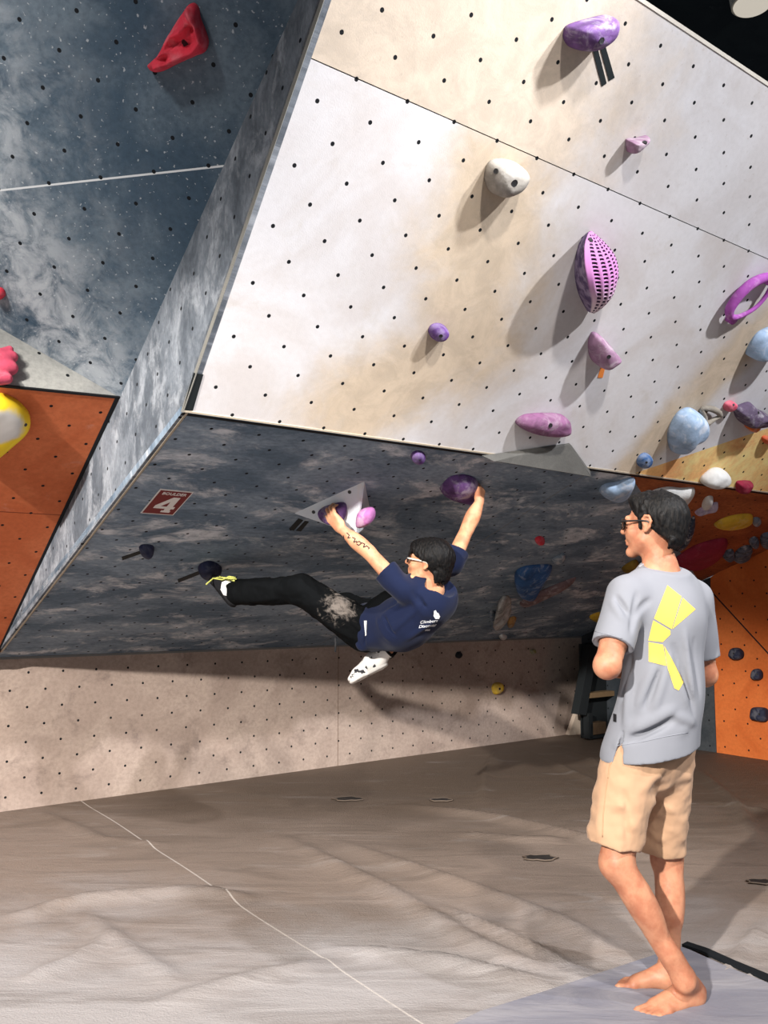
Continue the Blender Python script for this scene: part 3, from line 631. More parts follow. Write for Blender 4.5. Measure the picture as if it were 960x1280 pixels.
# the big ribbed volume
def ribbed():
    H3 = lambda pts: np.array([PW.hit(x, y, h) for x, y, h in pts])
    Lf = H3([(733, 291, -.004), (724, 303, -.004), (719, 322, -.004), (718, 345, -.004), (723, 368, -.004), (733, 388, -.004)])
    Cr = H3([(736, 290, .02), (731, 306, .10), (731, 329, .15), (735, 352, .17), (740, 375, .14), (738, 391, .03)])
    Rt = H3([(740, 289, .02), (755, 302, .06), (769, 320, .08), (773, 343, .09), (765, 370, .09), (743, 392, .03)])
    Bs = H3([(736, 289, -.004), (740, 300, -.004), (752, 318, -.004), (754, 338, -.004), (747, 362, -.004), (735, 386, -.004)])
    NU, NV = 150, 220; V, UVs = [], []
    def curve(Q, t):
        x = t*(len(Q)-1); i = min(int(x), len(Q)-2); f = x-i
        p0, p1, p2, p3 = Q[max(i-1, 0)], Q[i], Q[i+1], Q[min(i+2, len(Q)-1)]
        return .5*((2*p1)+(-p0+p2)*f+(2*p0-5*p1+4*p2-p3)*f*f+(-p0+3*p1-3*p2+p3)*f**3)
    crest, tuck = .22, .84
    for j in range(NV+1):
        t = j/NV; l, c, r, b = curve(Lf, t), curve(Cr, t), curve(Rt, t), curve(Bs, t); env = math.sin(math.pi*t)**.6
        for i in range(NU+1):
            s = i/NU; q = (s-crest)/(tuck-crest)
            if s < crest:
                k = s/crest; p = l*(1-k)+c*k+PW.n*.02*math.sin(math.pi*k)*env-PW.u*.012*math.sin(math.pi*k)*env
                p = p+(PW.n*.4-PW.u)*.016*mnoise.noise(Vector((k*3, t*16, 2)))*env*math.sin(math.pi*k)
            elif s < tuck:
                p = c*(1-q)+r*q+(PW.n*.035+PW.u*.015)*math.sin(math.pi*q)*env
                rib = abs(((q*5.2) % 1)-.5)*2; row = abs(((t*24) % 1)-.5)*2
                ins = max(0, min(1, (rib-.42)*5))*max(0, min(1, (.62-row)*5))*max(0, min(1, (t-.03)*30))*max(0, min(1, (.985-t)*60))*max(0, min(1, (q-.05)*20))
                p = p-PW.n*.012*ins*env+PW.n*.004*(1-rib)*env
            else:
                k = (s-tuck)/(1-tuck); p = r*(1-k)+b*k+(PW.u*.02)*math.sin(math.pi*k)*env
            V.append(p); UVs.append((q, t))
    W1 = NU+1; F = [(j*W1+i, j*W1+i+1, (j+1)*W1+i+1, (j+1)*W1+i) for j in range(NV) for i in range(NU)]
    t = NT('ribbed_resin'); uv = t.coord('UV'); sp = t.n('ShaderNodeSeparateXYZ'); t.l(uv, sp.inputs[0]); q, v = sp.outputs[0], sp.outputs[1]
    tri = lambda x, k: t.math('MULTIPLY', t.math('ABSOLUTE', t.math('SUBTRACT', t.math('FRACT', t.math('MULTIPLY', x, k)), .5)), 2)
    ins = t.math('MULTIPLY', t.ramp(tri(q, 5.2), .34, .5), t.ramp(t.math('SUBTRACT', 1, tri(v, 24)), .34, .5)); ins = t.math('MULTIPLY', ins, t.math('MULTIPLY', t.ramp(q, .05, .1), t.ramp(v, .03, .06)))
    n = t.noise(t.coord('Object'), 12, 4)
    face = t.mix(t.ramp(v, .55, .95), t.mix(n, srgb(206, 140, 196), srgb(190, 120, 186)), srgb(222, 206, 214))
    side = t.mix(t.ramp(t.noise(t.coord('Object'), 22, 4), .4, .62), srgb(78, 62, 100), srgb(140, 126, 154))
    col = t.mix(t.ramp(q, -.05, .04), side, face); col = t.mix(ins, col, srgb(58, 34, 66)); m = t.done(col, .7, .3)
    o = mesh_obj('ribbed_hold', V, F, m, None, True, UVs); recalc(o); localize(o, PW, PW.hit(738, 335)); tag(o, 'big pink ribbed hold with rows of dark slots on the bright wall', 'climbing hold', G)
    bolt_on(o, bvh_of(o), 738, 300, .014)
ribbed()
# grey wedge on the lip
def prism(name, label, base, top, mat, cat, bev=.004):
    n = len(base); V = list(base)+list(top); m = len(top)
    me = bpy.data.meshes.new(name); bm = bmesh.new(); vs = [bm.verts.new(tuple(v)) for v in V]; bmesh.ops.convex_hull(bm, input=vs); 
    bmesh.ops.dissolve_limit(bm, angle_limit=.02, verts=bm.verts, edges=bm.edges)
    bmesh.ops.bevel(bm, geom=list(bm.edges), offset=bev, segments=2, affect='EDGES'); bmesh.ops.recalc_face_normals(bm, faces=bm.faces)
    bm.to_mesh(me); bm.free(); me.materials.append(mat); o = link(name, me); tag(o, label, cat); return o
wa, wb, wc = PW.hit(600, 569), PW.hit(738, 589), PW.hit(712, 553)
M_wg = hold_mat('wedge_plywood', srgb(92, 91, 88), .25, .8, srgb(120, 118, 112), 5)
prism('wall_volume', 'flat grey triangular wedge volume on the lip below the mauve sloper', [wa+PW.n*.0, wb, wc], [wb*.93+wa*.07+PW.n*.075-PW.v*.0, wa*.93+wb*.07+PW.n*.05, wc*.96+(wa+wb)*.02+PW.n*.006], M_wg, 'wall volume')
tape('black tape block at the bottom left corner of the bright wall', PW, [(242, 466), (254, 468), (241, 513), (228.5, 512)], M_bt)

# ---- on the left walls
def red_ear():
    o = hold('red ear-shaped hold high on the blue left wall', PL, [(183, 84), (187, 79), (199, 67), (206, 50), (216, 33), (230, 12), (238, 5), (245, 10), (248, 24), (255, 42), (258, 55), (254, 66), (243, 71), (222, 80), (203, 90), (190, 91)], .085, red, (.25, .1), .003, prof=.4, flat=.35, rings=30, nseg=150, group=G, local=False)
    me = o.data; U2 = lambda x, y: np.array(PL.uv(PL.hit(x, y, .07)))
    def seg(p, a, b):
        d = b-a; t = max(0, min(1, float((p-a)@d/(d@d)))); return float(np.linalg.norm(p-a-d*t))
    ridges = [([U2(235, 12), U2(246, 30), U2(252, 52), U2(243, 64), U2(222, 73), U2(196, 84)], .030, .014), ([U2(200, 68), U2(212, 46), U2(226, 40), U2(234, 30)], .022, .012), ([U2(206, 66), U2(226, 62), U2(240, 56)], .014, .010)]
    dips = [(U2(234, 54), .045, .020), (U2(220, 56), .03, .018), (U2(240, 36), .03, .012), (U2(208, 74), .022, .012)]
    for v in me.vertices:                           # scooped dish between raised, folded rims
        p = np.array(PL.uv(v.co)); ht = float((np.array(v.co)-PL.o)@PL.n); g = max(0, min(1, (ht-.02)/.04)); e = 0
        for ln, h_, w_ in ridges: e += h_*math.exp(-(min(seg(p, ln[i], ln[i+1]) for i in range(len(ln)-1))/w_)**2)
        for c_, h_, w_ in dips: e -= h_*math.exp(-(np.linalg.norm(p-c_)/w_)**2)
        v.co += Vector(PL.n*e*g)
    localize(o, PL, PL.hit(222, 48)); bolt_on(o, bvh_of(o), 233, 54, .017)
red_ear()
def fist():
    pts = [((-6, 443), (12, 437), .02), ((-8, 452), (15, 446), .03), ((-8, 463), (14, 460), .034), ((-8, 474), (8, 473), .03)]
    S = SDF(PT.hit(0, 460)-.35, PT.hit(0, 460)+.35, .006)
    for a, b, r in pts: S.add(cone(PT.hit(*a, .05), PT.hit(*b, .045), r, r*.9), .01)
    S.add(cone(PT.hit(-10, 458, .01), PT.hit(-2, 458, .02), .07, .06), .03)
    o = S.mesh('climbing_hold', pink); tag(o, 'pink knuckle-like hold on the grey wedge at the left edge', 'climbing hold', G)
fist()
hold('small red knob hold at the left edge of the blue wall', PL, [(-8, 366), (-2, 361), (3, 364), (5, 370), (1, 375), (-6, 376)], .05, red, (0, 0), .002, group=G)
yo = hold('big yellow slab hold with a worn white middle on the left orange wall', PG, [(-40, 520), (-20, 502), (2, 498), (24, 508), (38, 524), (36, 537), (20, 552), (2, 567), (-20, 580), (-44, 570)], .10, yellow, (-.2, .05), .001, [(32, 531, .008)], flat=.5, prof=.3, group=G)
t = NT('yellow_worn'); c = t.coord('Object'); p = yo.matrix_basis.inverted() @ Vector(PG.hit(0, 533, .09)); d = t.n('ShaderNodeVectorMath', operation='DISTANCE'); t.l(c, d.inputs[0]); d.inputs[1].default_value = tuple(p)
k = t.math('ADD', d.outputs['Value'], t.math('MULTIPLY_ADD', t.noise(c, 14, 4), .05, -.025)); yo.data.materials[0] = t.done(t.mix(t.ramp(k, .085, .115), srgb(204, 200, 196), srgb(240, 206, 40)), .6)

# ---- under the overhang
hold('navy knob hold with a tape tail left of the foothold', PO, [(174, 688), (178, 684), (188, 684), (193, 687), (191, 694), (185, 697), (177, 694)], 0.048, navy, (.1, -.1), .002, group=G)
tape('black tape tail of the navy knob below the sign', PO, [(152, 696), (176, 688), (177, 691.5), (153, 700)], M_bt)
hold("navy foothold under the climber's raised shoe", PO, [(248, 714), (252, 708), (262, 705), (272, 708), (278, 714), (274, 721), (260, 723), (251, 720)], 0.061, navy, (0, -.1), .002, group=G)
tape("black tape tail of the foothold under the raised shoe", PO, [(222, 724), (250, 713), (251, 717), (223, 728)], M_bt)
tape('outer black tape strip at the left tip of the pale triangle volume', PO, [(361, 661), (373, 648), (379, 650), (367, 663)], M_bt)
tape('inner black tape strip at the left tip of the pale triangle volume', PO, [(370, 663), (381, 651), (386, 652), (376, 664)], M_bt)
tb = [PO.hit(366, 642), PO.hit(456, 601), PO.hit(466, 652)]
tapex = PO.hit(437, 628)+PO.n*.20
volume = prism('wall_volume', 'pale triangular pyramid volume hung under the overhang, two purple holds on it', [p-PO.n*.003 for p in tb], [tapex], hold_mat('volume_paint', srgb(214, 220, 226), .35, .94, srgb(226, 212, 194), 7), 'wall volume', .005)
nv = np.cross(tb[0]-tapex, tb[1]-tapex); nv = -nv if np.dot(nv, CAM-tapex) < 0 else nv
PV = Plane(tapex, nv, tb[1]-tb[0])
nv2 = np.cross(tb[1]-tapex, tb[2]-tapex); nv2 = -nv2 if np.dot(nv2, CAM-tapex) < 0 else nv2
PV2 = Plane(tapex, nv2, tb[1]-tapex)
bvv = bvh_of(volume)
for x, y in ((392, 640), (437, 615)): bolt_on(volume, bvv, x, y, .010)
gl = hold("purple jug on the pale triangle volume gripped by the climber's left hand", PV, [(396, 643), (402, 636), (413, 632), (426, 629), (432, 633), (431, 646), (424, 655), (412, 657), (401, 652)], .05, purple, (.1, 0), .002, group=G)
hold('pink jug at the right corner of the pale triangle volume', PV, [(444, 655), (446, 643), (455, 637), (465, 637), (468, 645), (464, 654), (453, 660), (446, 660)], .07, hold_mat('pink_purple_resin', srgb(172, 106, 162), .3, .75), (.1, .1), .002, group=G)
gr = hold("purple wedge hold gripped by the climber's right hand under the lip", PO, [(551, 617), (557, 608), (566, 601), (582, 599), (595, 603), (599, 610), (597, 621), (588, 627), (574, 625), (560, 621)], 0.088, purple, (.25, -.1), .002, group=G)
hold('small violet knob under the lip, left of the gripped purple wedge', PO, [(514, 573), (517, 568), (524, 566), (531, 569), (532, 575), (526, 579), (518, 578)], 0.041, violet, (0, -.1), .001, [(525, 575, .006)], group=G)
hold('small red knob on the dark overhang above the blue wedge hold', PO, [(669, 677), (671, 673), (677, 672), (681, 675), (680, 680), (673, 681)], 0.034, red, (0, 0), .002, group=G)
hold('small grey chip hold on the dark overhang above the blue wedge hold', PO, [(690, 701), (697, 696), (704, 693), (707, 696), (704, 703), (695, 706)], 0.034, teal, (.1, 0), .003, group=G)
hold('blue wedge hold with a chalked corner on the dark overhang', PO, [(645, 729), (647, 719), (658, 713), (676, 711), (692, 712), (686, 722), (678, 737), (670, 747), (659, 745), (650, 740)], 0.109, blue, (.05, -.35), .004, group=G)
hold('long dusky mauve bar hold below the blue wedge hold', PO, [(650, 757), (657, 750), (680, 739), (712, 726), (721, 724), (715, 731), (694, 742), (668, 754), (656, 759)], 0.048, dusk, (0, -.1), .003, group=G)
hold('white fang hold with grey streaks right of the climber', PO, [(625, 757), (631, 750), (639, 751), (641, 762), (638, 778), (630, 786), (625, 778), (624, 766)], 0.109, hold_mat('fang_resin', srgb(190, 192, 190), .3, .35), (-.1, -.35), .005, ridge=(.02, 3, 0), group=G)
hold('small grey flake hold left of the white fang hold', PO, [(613, 767), (617, 765), (622, 770), (624, 777), (619, 781), (616, 775)], 0.048, teal, (0, -.2), .003, group=G)
hold('small tan flake hold right of the white fang hold', PO, [(635, 782), (636, 775), (642, 772), (646, 774), (643, 781), (638, 784)], 0.041, hold_mat('tan_resin', srgb(176, 138, 84), .2), (0, -.2), .003, group=G)
hold('white chip hold above the kick wall joint below the fang hold', PO, [(624, 796), (629, 794), (634, 796), (631, 799), (626, 799)], 0.034, white, (0, 0), .002, group=G)
hold("yellow spike hold peeking out left of the standing man's sleeve", PO, [(737, 773), (744, 768), (753, 767), (756, 776), (747, 778)], 0.041, yellow, (0, 0), .002, group=G)
hold("olive yellow hold peeking out below the standing man's chin", PO, [(778, 714), (783, 708), (796, 702), (800, 712), (790, 716)], 0.054, hold_mat('olive_resin', srgb(150, 120, 44), .1), (0, 0), .002, group=G)
hold('white teardrop hold with a blue edge under the lip, left of the head', PO, [(750, 616), (757, 609), (772, 606), (788, 601), (795, 602), (791, 613), (783, 623), (770, 627), (756, 622)], 0.068, paleblue, (.1, -.1), .001, group=G)
hold('white rounded hold under the lip behind the dark hair', PO, [(816, 618), (834, 612), (852, 613), (869, 613), (866, 622), (858, 631), (848, 634), (836, 628)], 0.061, white, (.1, -.1), .001, group=G)
hold('small white egg hold on the brown overhang above the lilac bar', PO, [(878, 636), (880, 627), (886, 622), (892, 623), (890, 630), (884, 636)], 0.041, white, (.1, -.1), .001, group=G)
hold('lilac bar hold on the brown overhang below the white egg', PO, [(869, 642), (876, 637), (890, 631), (898, 630), (896, 636), (884, 642), (873, 644)], 0.041, hold_mat('lilac_resin', srgb(186, 170, 200), .5, .4), (.1, 0), .002, ridge=(.01, 2, 0), group=G)
hold('yellow banana-shaped hold on the brown overhang', PO, [(893, 658), (903, 651), (920, 646), (940, 645), (941, 654), (930, 658), (912, 661), (900, 661)], 0.054, yellow, (.1, -.1), .002, group=G)
hold('grey stub hold at the tip of the yellow banana-shaped hold', PO, [(941, 655), (942, 649), (948, 648), (952, 652), (949, 657), (944, 658)], 0.034, teal, (0, 0), .002, group=G)
hold('navy crescent hold with a white edge behind the back of the head', PO, [(840, 686), (850, 678), (858, 666), (862, 655), (869, 648), (870, 656), (866, 668), (858, 680), (848, 688)], 0.068, hold_mat('crescent_resin', srgb(46, 60, 84), .5, .6, srgb(226, 226, 226)), (.2, -.2), .001, group=G)
hold('long maroon sloper hold on the brown overhang beside the neck', PO, [(843, 705), (856, 694), (874, 684), (900, 677), (911, 679), (906, 692), (892, 703), (872, 712), (852, 711)], 0.088, maroon, (.1, -.1), .002, group=G)
for lab, pts in [('grey-blue blob hold nearest the tip of the maroon sloper', [(904, 697), (909, 690), (917, 689), (918, 698), (911, 702)]), ('largest grey-blue blob hold of the cluster right of the maroon sloper', [(917, 699), (922, 690), (932, 684), (941, 685), (939, 695), (932, 702), (922, 704)]), ('round grey-blue blob hold third along the cluster', [(937, 680), (939, 675), (945, 673), (949, 677), (947, 683), (941, 684)]), ('grey-blue blob hold of the cluster cut by the right edge', [(951, 681), (952, 672), (958, 668), (966, 669), (966, 680), (958, 686)])]:
    hold(lab, PO, pts, 0.054, hold_mat('slate_blob_resin', srgb(96, 112, 134), .6, .35, srgb(200, 204, 210), 16), (.1, -.1), .004, group=G)
# ---- on the kicker and the right wall
yk = hold('small yellow hook hold in shade on the low kick wall', PK, [(616, 862), (617, 856), (622, 853), (628, 855), (629, 862), (625, 867), (619, 868)], .05, yellow, (.1, 0), .003, [(624.5, 861, .012)], group='kick wall holds')
hold('tiny olive knob hold near the top of the kick wall', PK, [(663, 814), (665, 811), (669, 812), (670, 816), (666, 818)], .03, hold_mat('olive_knob_resin', srgb(150, 140, 80), .3), (0, 0), .002, group='kick wall holds')
hold('black round knob hold near the top of the kick wall, right of the climber', PK, [(570, 819), (572, 815), (576, 815), (578, 819), (575, 823), (571, 822)], .03, hold_mat('black_resin', (.012, .013, .016), .02), (0, 0), .001, group='kick wall holds')
for lab, pts, bo in [('navy hold on the lit orange wall, topmost of the three', [(911, 820), (914, 811), (922, 810), (928, 815), (927, 823), (918, 825)], (917, 817)), ('navy hold on the lit orange wall, middle of the three', [(939, 847), (941, 838), (947, 836), (952, 841), (951, 849), (943, 850)], (946, 843)), ('squarish navy hold on the lit orange wall, lowest of the three', [(938, 898), (939, 886), (946, 884), (957, 886), (959, 894), (957, 902), (945, 901)], (949, 893))]:
    hold(lab, PR, pts, .07, hold_mat('navy_plum_resin', srgb(40, 44, 66), .12, .6), (.1, 0), .002, [(*bo, .009)], prof=.4, flat=.3, group='navy holds on the orange wall')

# ------------------------------------------------------------------ route sign
def text_mesh(s, size, shear=0.0):
    cu = bpy.data.curves.new('t', 'FONT'); cu.body = s; cu.size = size; cu.align_x = 'CENTER'; cu.align_y = 'CENTER'; cu.shear = shear; cu.offset = size*.012
    ob = bpy.data.objects.new('t', cu); COL.objects.link(ob); dg = bpy.context.evaluated_depsgraph_get()
    me = bpy.data.meshes.new_from_object(ob.evaluated_get(dg)); vs = [(v.co.x, v.co.y) for v in me.vertices]; fs = [tuple(p.vertices) for p in me.polygons]
    bpy.data.objects.remove(ob); bpy.data.curves.remove(cu); bpy.data.meshes.remove(me); return vs, fs
def sign():
    c = np.array([PO.uv(PO.hit(x, y)) for x, y in [(175.5, 640.5), (216, 643.5), (243, 614), (200.5, 610.5)]])
    o0, eu, ev = c[0], c[1]-c[0], c[3]-c[0]
    q = lambda a, b, h: PO.w(*(o0+eu*a+ev*b), h)
    def sheet(name, pts, fs, h0, h1, mat, par):
        n = len(pts); V = [q(*p, h0) for p in pts]+[q(*p, h1) for p in pts]; ed = {}
        for f in fs:
            for i in range(len(f)):
                e = (f[i], f[(i+1) % len(f)]); k = tuple(sorted(e)); ed[k] = None if k in ed else e
        F = [tuple(n+i for i in f) for f in fs]+[tuple(f)[::-1] for f in fs]+[(e[0], e[1], n+e[1], n+e[0]) for e in ed.values() if e]
        o = mesh_obj(name, V, F, mat, par); return o
    sq = lambda m: [(m, m), (1-m, m), (1-m, 1-m), (m, 1-m)]
    root = empty('route_sign', q(.5, .5, 0)); tag(root, 'dark red sign with a big white 4 on the overhang, upper left', 'sign')
    wm = plain('sign_white', srgb(226, 222, 218), .5)
    sheet('border', sq(0), [(0, 1, 2, 3)], -.001, .004, wm, root)
    sheet('face', sq(.035), [(0, 1, 2, 3)], .002, .0055, plain('sign_red', srgb(112, 22, 26), .5, .4, .08), root)
    four = [(.52, .12), (.80, .12), (.80, .19), (.76, .19), (.76, .27), (.84, .27), (.84, .36), (.76, .36), (.76, .74), (.56, .74), (.22, .38), (.22, .27), (.58, .27), (.58, .19), (.52, .19)]
    hole = [(.58, .36), (.58, .56), (.39, .36)]
    pts = four+hole
    fs = [(0, 1, 2, 3), (0, 3, 13, 14), (13, 3, 4, 12), (12, 4, 5, 6), (12, 6, 7, 15), (12, 15, 17), (12, 17, 11), (11, 17, 10), (10, 17, 16), (10, 16, 9), (9, 16, 15), (9, 15, 7), (9, 7, 8)]
    sheet('numeral', pts, fs, .005, .0068, wm, root)
    vs, f2 = text_mesh('BOULDER', 1.0, .0); xs_ = [v[0] for v in vs]; w = max(xs_)-min(xs_); hy = max(v[1] for v in vs)-min(v[1] for v in vs); cy = (max(v[1] for v in vs)+min(v[1] for v in vs))/2
    sheet('lettering', [(.5+(v[0])/w*.72, .87+(v[1]-cy)/hy*.10) for v in vs], f2, .005, .0068, wm, root)
sign()
# ------------------------------------------------------------------ people
def skin_mat(name, col, red_):
    t = NT(name); c = t.coord('Object'); n = t.noise(c, 16, 4, .6); t.bump(t.noise(c, 220, 3), .12, .002)
    t.b.inputs['Subsurface Weight'].default_value = .12; t.b.inputs['Subsurface Radius'].default_value = (.012, .004, .002); t.b.inputs['Subsurface Scale'].default_value = .5
    return t.done(t.mix(t.ramp(n, .35, .7), col, red_), .5, .35)
def cloth_mat(name, col, weave=420, var=.1, rough=.85):
    t = NT(name); c = t.coord('Object'); n = t.noise(c, 9, 4); t.bump(t.noise(c, weave, 2), .15, .002)
    t.b.inputs['Sheen Weight'].default_value = .08
    return t.done(t.mix(n, tuple(x*(1-var) for x in col), tuple(min(1, x*(1+var)) for x in col)), rough, .2)
def hair_mat(name):
    t = NT(name); c = t.coord('Object'); n = t.noise(t.mapping(c, (1, 1, .25), rot=(.5, .3, 0)), 120, 3, .6); t.bump(n, .6, .006)
    return t.done(t.mix(t.ramp(n, .4, .7), (.004, .004, .0045), (.014, .012, .011)), .55, .15)
skin = skin_mat('skin_tan', srgb(190, 134, 104), srgb(166, 106, 80)); skin2 = skin_mat('skin_light', srgb(216, 160, 122), srgb(198, 132, 100))
hairm = hair_mat('black_hair')
def frame_(F, up):
    F = nrm(F); R = nrm(np.cross(F, up)); U = np.cross(R, F); return F, R, U      # forward, right, up
def head(S, c, F, R, U, s=1.0):
    """skull, face, ears around the centre of the head; s scales the 0.225 m head"""
    q = lambda f, r, u: c+(F*f+R*r+U*u)*s
    S.add(ell(q(-.012, 0, .030), (F, R, U), np.array((.098, .076, .084))*s), .01)
    S.add(ell(q(.025, 0, -.025), (F, R, U), np.array((.070, .062, .085))*s), .02)
    S.add(cone(q(.02, -.045, -.055), q(.078, -.012, -.098), .018*s, .016*s), .02); S.add(cone(q(.02, .045, -.055), q(.078, .012, -.098), .018*s, .016*s), .02)
    S.add(cone(q(.078, -.008, -.098), q(.078, .008, -.098), .017*s), .012)                   # chin
    S.add(cone(q(.09, 0, .018), q(.113, 0, -.022), .008*s, .013*s), .010)                    # nose
    S.add(cone(q(.098, -.012, -.026), q(.098, .012, -.026), .008*s), .006)
    S.add(cone(q(.086, -.035, .026), q(.092, 0, .022), .011*s), .012); S.add(cone(q(.086, .035, .026), q(.092, 0, .022), .011*s), .012)   # brow
    for r in (-.032, .032):
        S.sub(ell(q(.096, r, .004), (F, R, U), np.array((.012, .017, .012))*s), .01); S.add(ell(q(.080, r, .004), (F, R, U), np.array((.013, .014, .012))*s), .003)
        S.add(cone(q(.066, r*1.35, -.025), q(.075, r*.9, -.035), .018*s), .02)               # cheek
    S.add(cone(q(.093, -.018, -.056), q(.097, .0, -.054), .006*s), .005); S.add(cone(q(.093, .018, -.056), q(.097, 0, -.054), .006*s), .005)
    S.add(cone(q(.091, -.015, -.068), q(.091, .015, -.068), .007*s), .005); S.sub(cone(q(.104, -.02, -.0615), q(.104, .02, -.0615), .0025*s), .003)
    for sg in (-1, 1):                                                                       # ears: helix, lobe, hollow
        o = lambda f, u, r=.0: q(f, sg*(.074+r), u)
        P = [o(.010, .0), o(.016, .018, .004), o(.004, .032, .010), o(-.012, .030, .014), o(-.020, .012, .014), o(-.014, -.008, .011), o(-.002, -.022, .006), o(.008, -.024, .002)]
        for a, b in zip(P[:-1], P[1:]): S.add(cone(a, b, .0055*s), .003)
        S.add(ell(o(-.002, .004, .002), (F, R, U), np.array((.017, .006, .026))*s), .006); S.add(ell(o(.004, -.022, .003), (F, R, U), np.array((.008, .006, .009))*s), .004)
def hand(S, w, d, n, side, curl=(.5, .7, .5), spread=.10, thumb=(.5, .55), s=1.0, cs=None):
    """w wrist, d direction of the palm, n palm normal (towards what is held), side +1/-1: thumb side = side * (d x n)"""
    d = nrm(d); n = nrm(n-d*np.dot(n, d)); x = np.cross(d, n)*side
    for i, (o, L, r) in enumerate(((.030, .078, .0105), (.011, .083, .0108), (-.009, .080, .0105), (-.027, .072, .0095))):
        S.add(cone(w+x*o*.55*s+d*.006, w+(x*o+d*L)*s, .014*s, r*1.05*s), .012)
    S.add(cone(w+x*.018*s+d*.015*s+n*.008*s, w+x*.026*s+d*.05*s+n*.010*s, .017*s, .012*s), .012)          # ball of the thumb
    S.add(cone(w-x*.02*s+d*.02*s+n*.006*s, w-x*.022*s+d*.055*s+n*.006*s, .013*s, .010*s), .012)
    lens = ((.042, .025, .021), (.047, .029, .023), (.043, .027, .022), (.034, .020, .019))
    for i, o in enumerate((.030, .011, -.009, -.027)):
        p = w+(x*o+d*(.078, .083, .080, .072)[i])*s; a = 0; dd = nrm(d+x*spread*(o/.03)); c_ = curl if cs is None else cs[i]
        for j in range(3):
            a += c_[j]; v = dd*math.cos(a)+n*math.sin(a); r0 = (.0098, .0088, .0078)[j]*(1, 1.03, 1, .9)[i]
            e = p+v*lens[i][j]*s; S.add(cone(p, e, r0*s, r0*.92*s), .003); p = e
    p = w+(x*.022+d*.022+n*.004)*s; v = nrm(x*math.cos(thumb[0])*.9+d*.8+n*math.sin(thumb[0])); e = p+v*.045*s; S.add(cone(p, e, .0135*s, .0115*s), .008)
    v2 = nrm(v+d*.3+n*thumb[1]-x*.25); e2 = e+v2*.033*s; S.add(cone(e, e2, .0112*s, .0098*s), .003); v3 = nrm(v2+n*thumb[1]*.5-x*.25); S.add(cone(e2, e2+v3*.026*s, .0098*s, .0080*s), .003)
def foot(S, heel, toe, up, side, ankle, s=1.0):
    """bare foot; side +1 puts the big toe to the right of heel->toe"""
    f = nrm(toe-heel); up = nrm(up-f*np.dot(up, f)); x = np.cross(f, up)*side; L = np.linalg.norm(toe-heel)
    q = lambda a, b, c: heel+f*a*L+x*b+up*c
    S.add(ell(q(.09, 0, .030), (f, x, up), (.036, .031, .032)), .015)
    S.add(cone(ankle, q(.18, 0, .045), .029, .033), .04); S.add(cone(q(.14, -.010, .026), q(.62, -.020, .018), .026, .018), .02); S.add(cone(q(.14, .012, .045), q(.66, .022, .022), .028, .020), .025)
    S.add(cone(q(.2, .004, .062), q(.60, .010, .032), .026, .018), .03)
    S.add(cone(q(.64, -.028, .014), q(.70, .030, .018), .016, .019), .015)
    for k, (b, ln, r) in enumerate(((.032, 1.0, .0125), (.012, .985, .0092), (-.005, .955, .0088), (-.020, .915, .0085), (-.034, .865, .0085))):
        m = q(.74+(ln-1)*.6, b*.95, .017); e = q(ln-.07, b, .013); S.add(cone(m, e, r*1.02, r), .006); S.add(cone(e, q(ln-.035, b, .0095), r, r*.92), .003)
    for sg in (-1, 1): S.add(ell(ankle+x*sg*.026+up*.0, (f, x, up), (.011, .008, .012)), .02)    # ankle bones
def project_poly(bv, pts, off, mat, name, parent, step=2.0):
    """a printed patch: the outline is laid on the cloth itself and follows it"""
    xs_ = [p[0] for p in pts]; ys_ = [p[1] for p in pts]
    bm = bmesh.new(); vs = [bm.verts.new((x, y, 0)) for x, y in pts]; f = bm.faces.new(vs); bmesh.ops.triangulate(bm, faces=[f])
    for _ in range(6):
        es = [e for e in bm.edges if e.calc_length() > step]
        if not es: break
        bmesh.ops.subdivide_edges(bm, edges=es, cuts=1); bmesh.ops.triangulate(bm, faces=bm.faces)
    V = {}
    for v in bm.verts:
        d = nrm(ray(v.co.x, v.co.y)); h = bv.ray_cast(Vector(CAM), Vector(d))
        if h[0] is not None:
            nn = h[1] if h[1].dot(Vector(d)) < 0 else -h[1]; V[v] = h[0]+nn*off
    fs = [f for f in bm.faces if all(v in V for v in f.verts)]; ids = {v: i for i, v in enumerate(V)}
    o = mesh_obj(name, [V[v] for v in V], [[ids[v] for v in f.verts] for f in fs], mat, parent, True); bm.free(); recalc(o)
    # printed ink has a little thickness
    return o
def glasses(parent, c, F, R, U, s, mat, lens, thick=.0028, temple=None):
    q = lambda f, r, u: c+(F*f+R*r+U*u)*s
    fr = None
    root = None
    for sg in (-1, 1):
        pts = [q(.108-.010*abs(math.cos(a))*0-.004*(sg*math.cos(a)+1), sg*.034+.027*math.cos(a), .004+.019*math.sin(a)*(1 if math.sin(a) > 0 else 1.05)) for a in np.linspace(0, 2*math.pi, 28)[:-1]]
        if root is None: root = tube('glasses', pts, thick, mat, parent, 8, True)
        else: tube('rim', pts, thick, mat, root, 8, True)
        n = len(pts); mesh_obj('lens', [p-F*.001 for p in pts]+[p+F*.001 for p in pts], [tuple(range(n))[::-1], tuple(range(n, 2*n))], lens, root)
    tube('bridge', [q(.106, -.008, .008), q(.110, 0, .010), q(.106, .008, .008)], thick, mat, root, 8)
    for sg in (-1, 1):
        tube('temple', [q(.100, sg*.062, .010), q(.085, sg*.076, .012), q(.02, sg*.082, .014), q(-.005, sg*.083, .012), q(-.028, sg*.080, -.006)], [thick*1.3, thick*1.3, thick*1.2, thick*1.1, thick], temple or mat, root, 8)
    return root
lensm = NT('tinted_lens'); lensm.b.inputs['Alpha'].default_value = .55; lensm = lensm.done((.03, .03, .035), .08, .6)
FOLD = 1.4
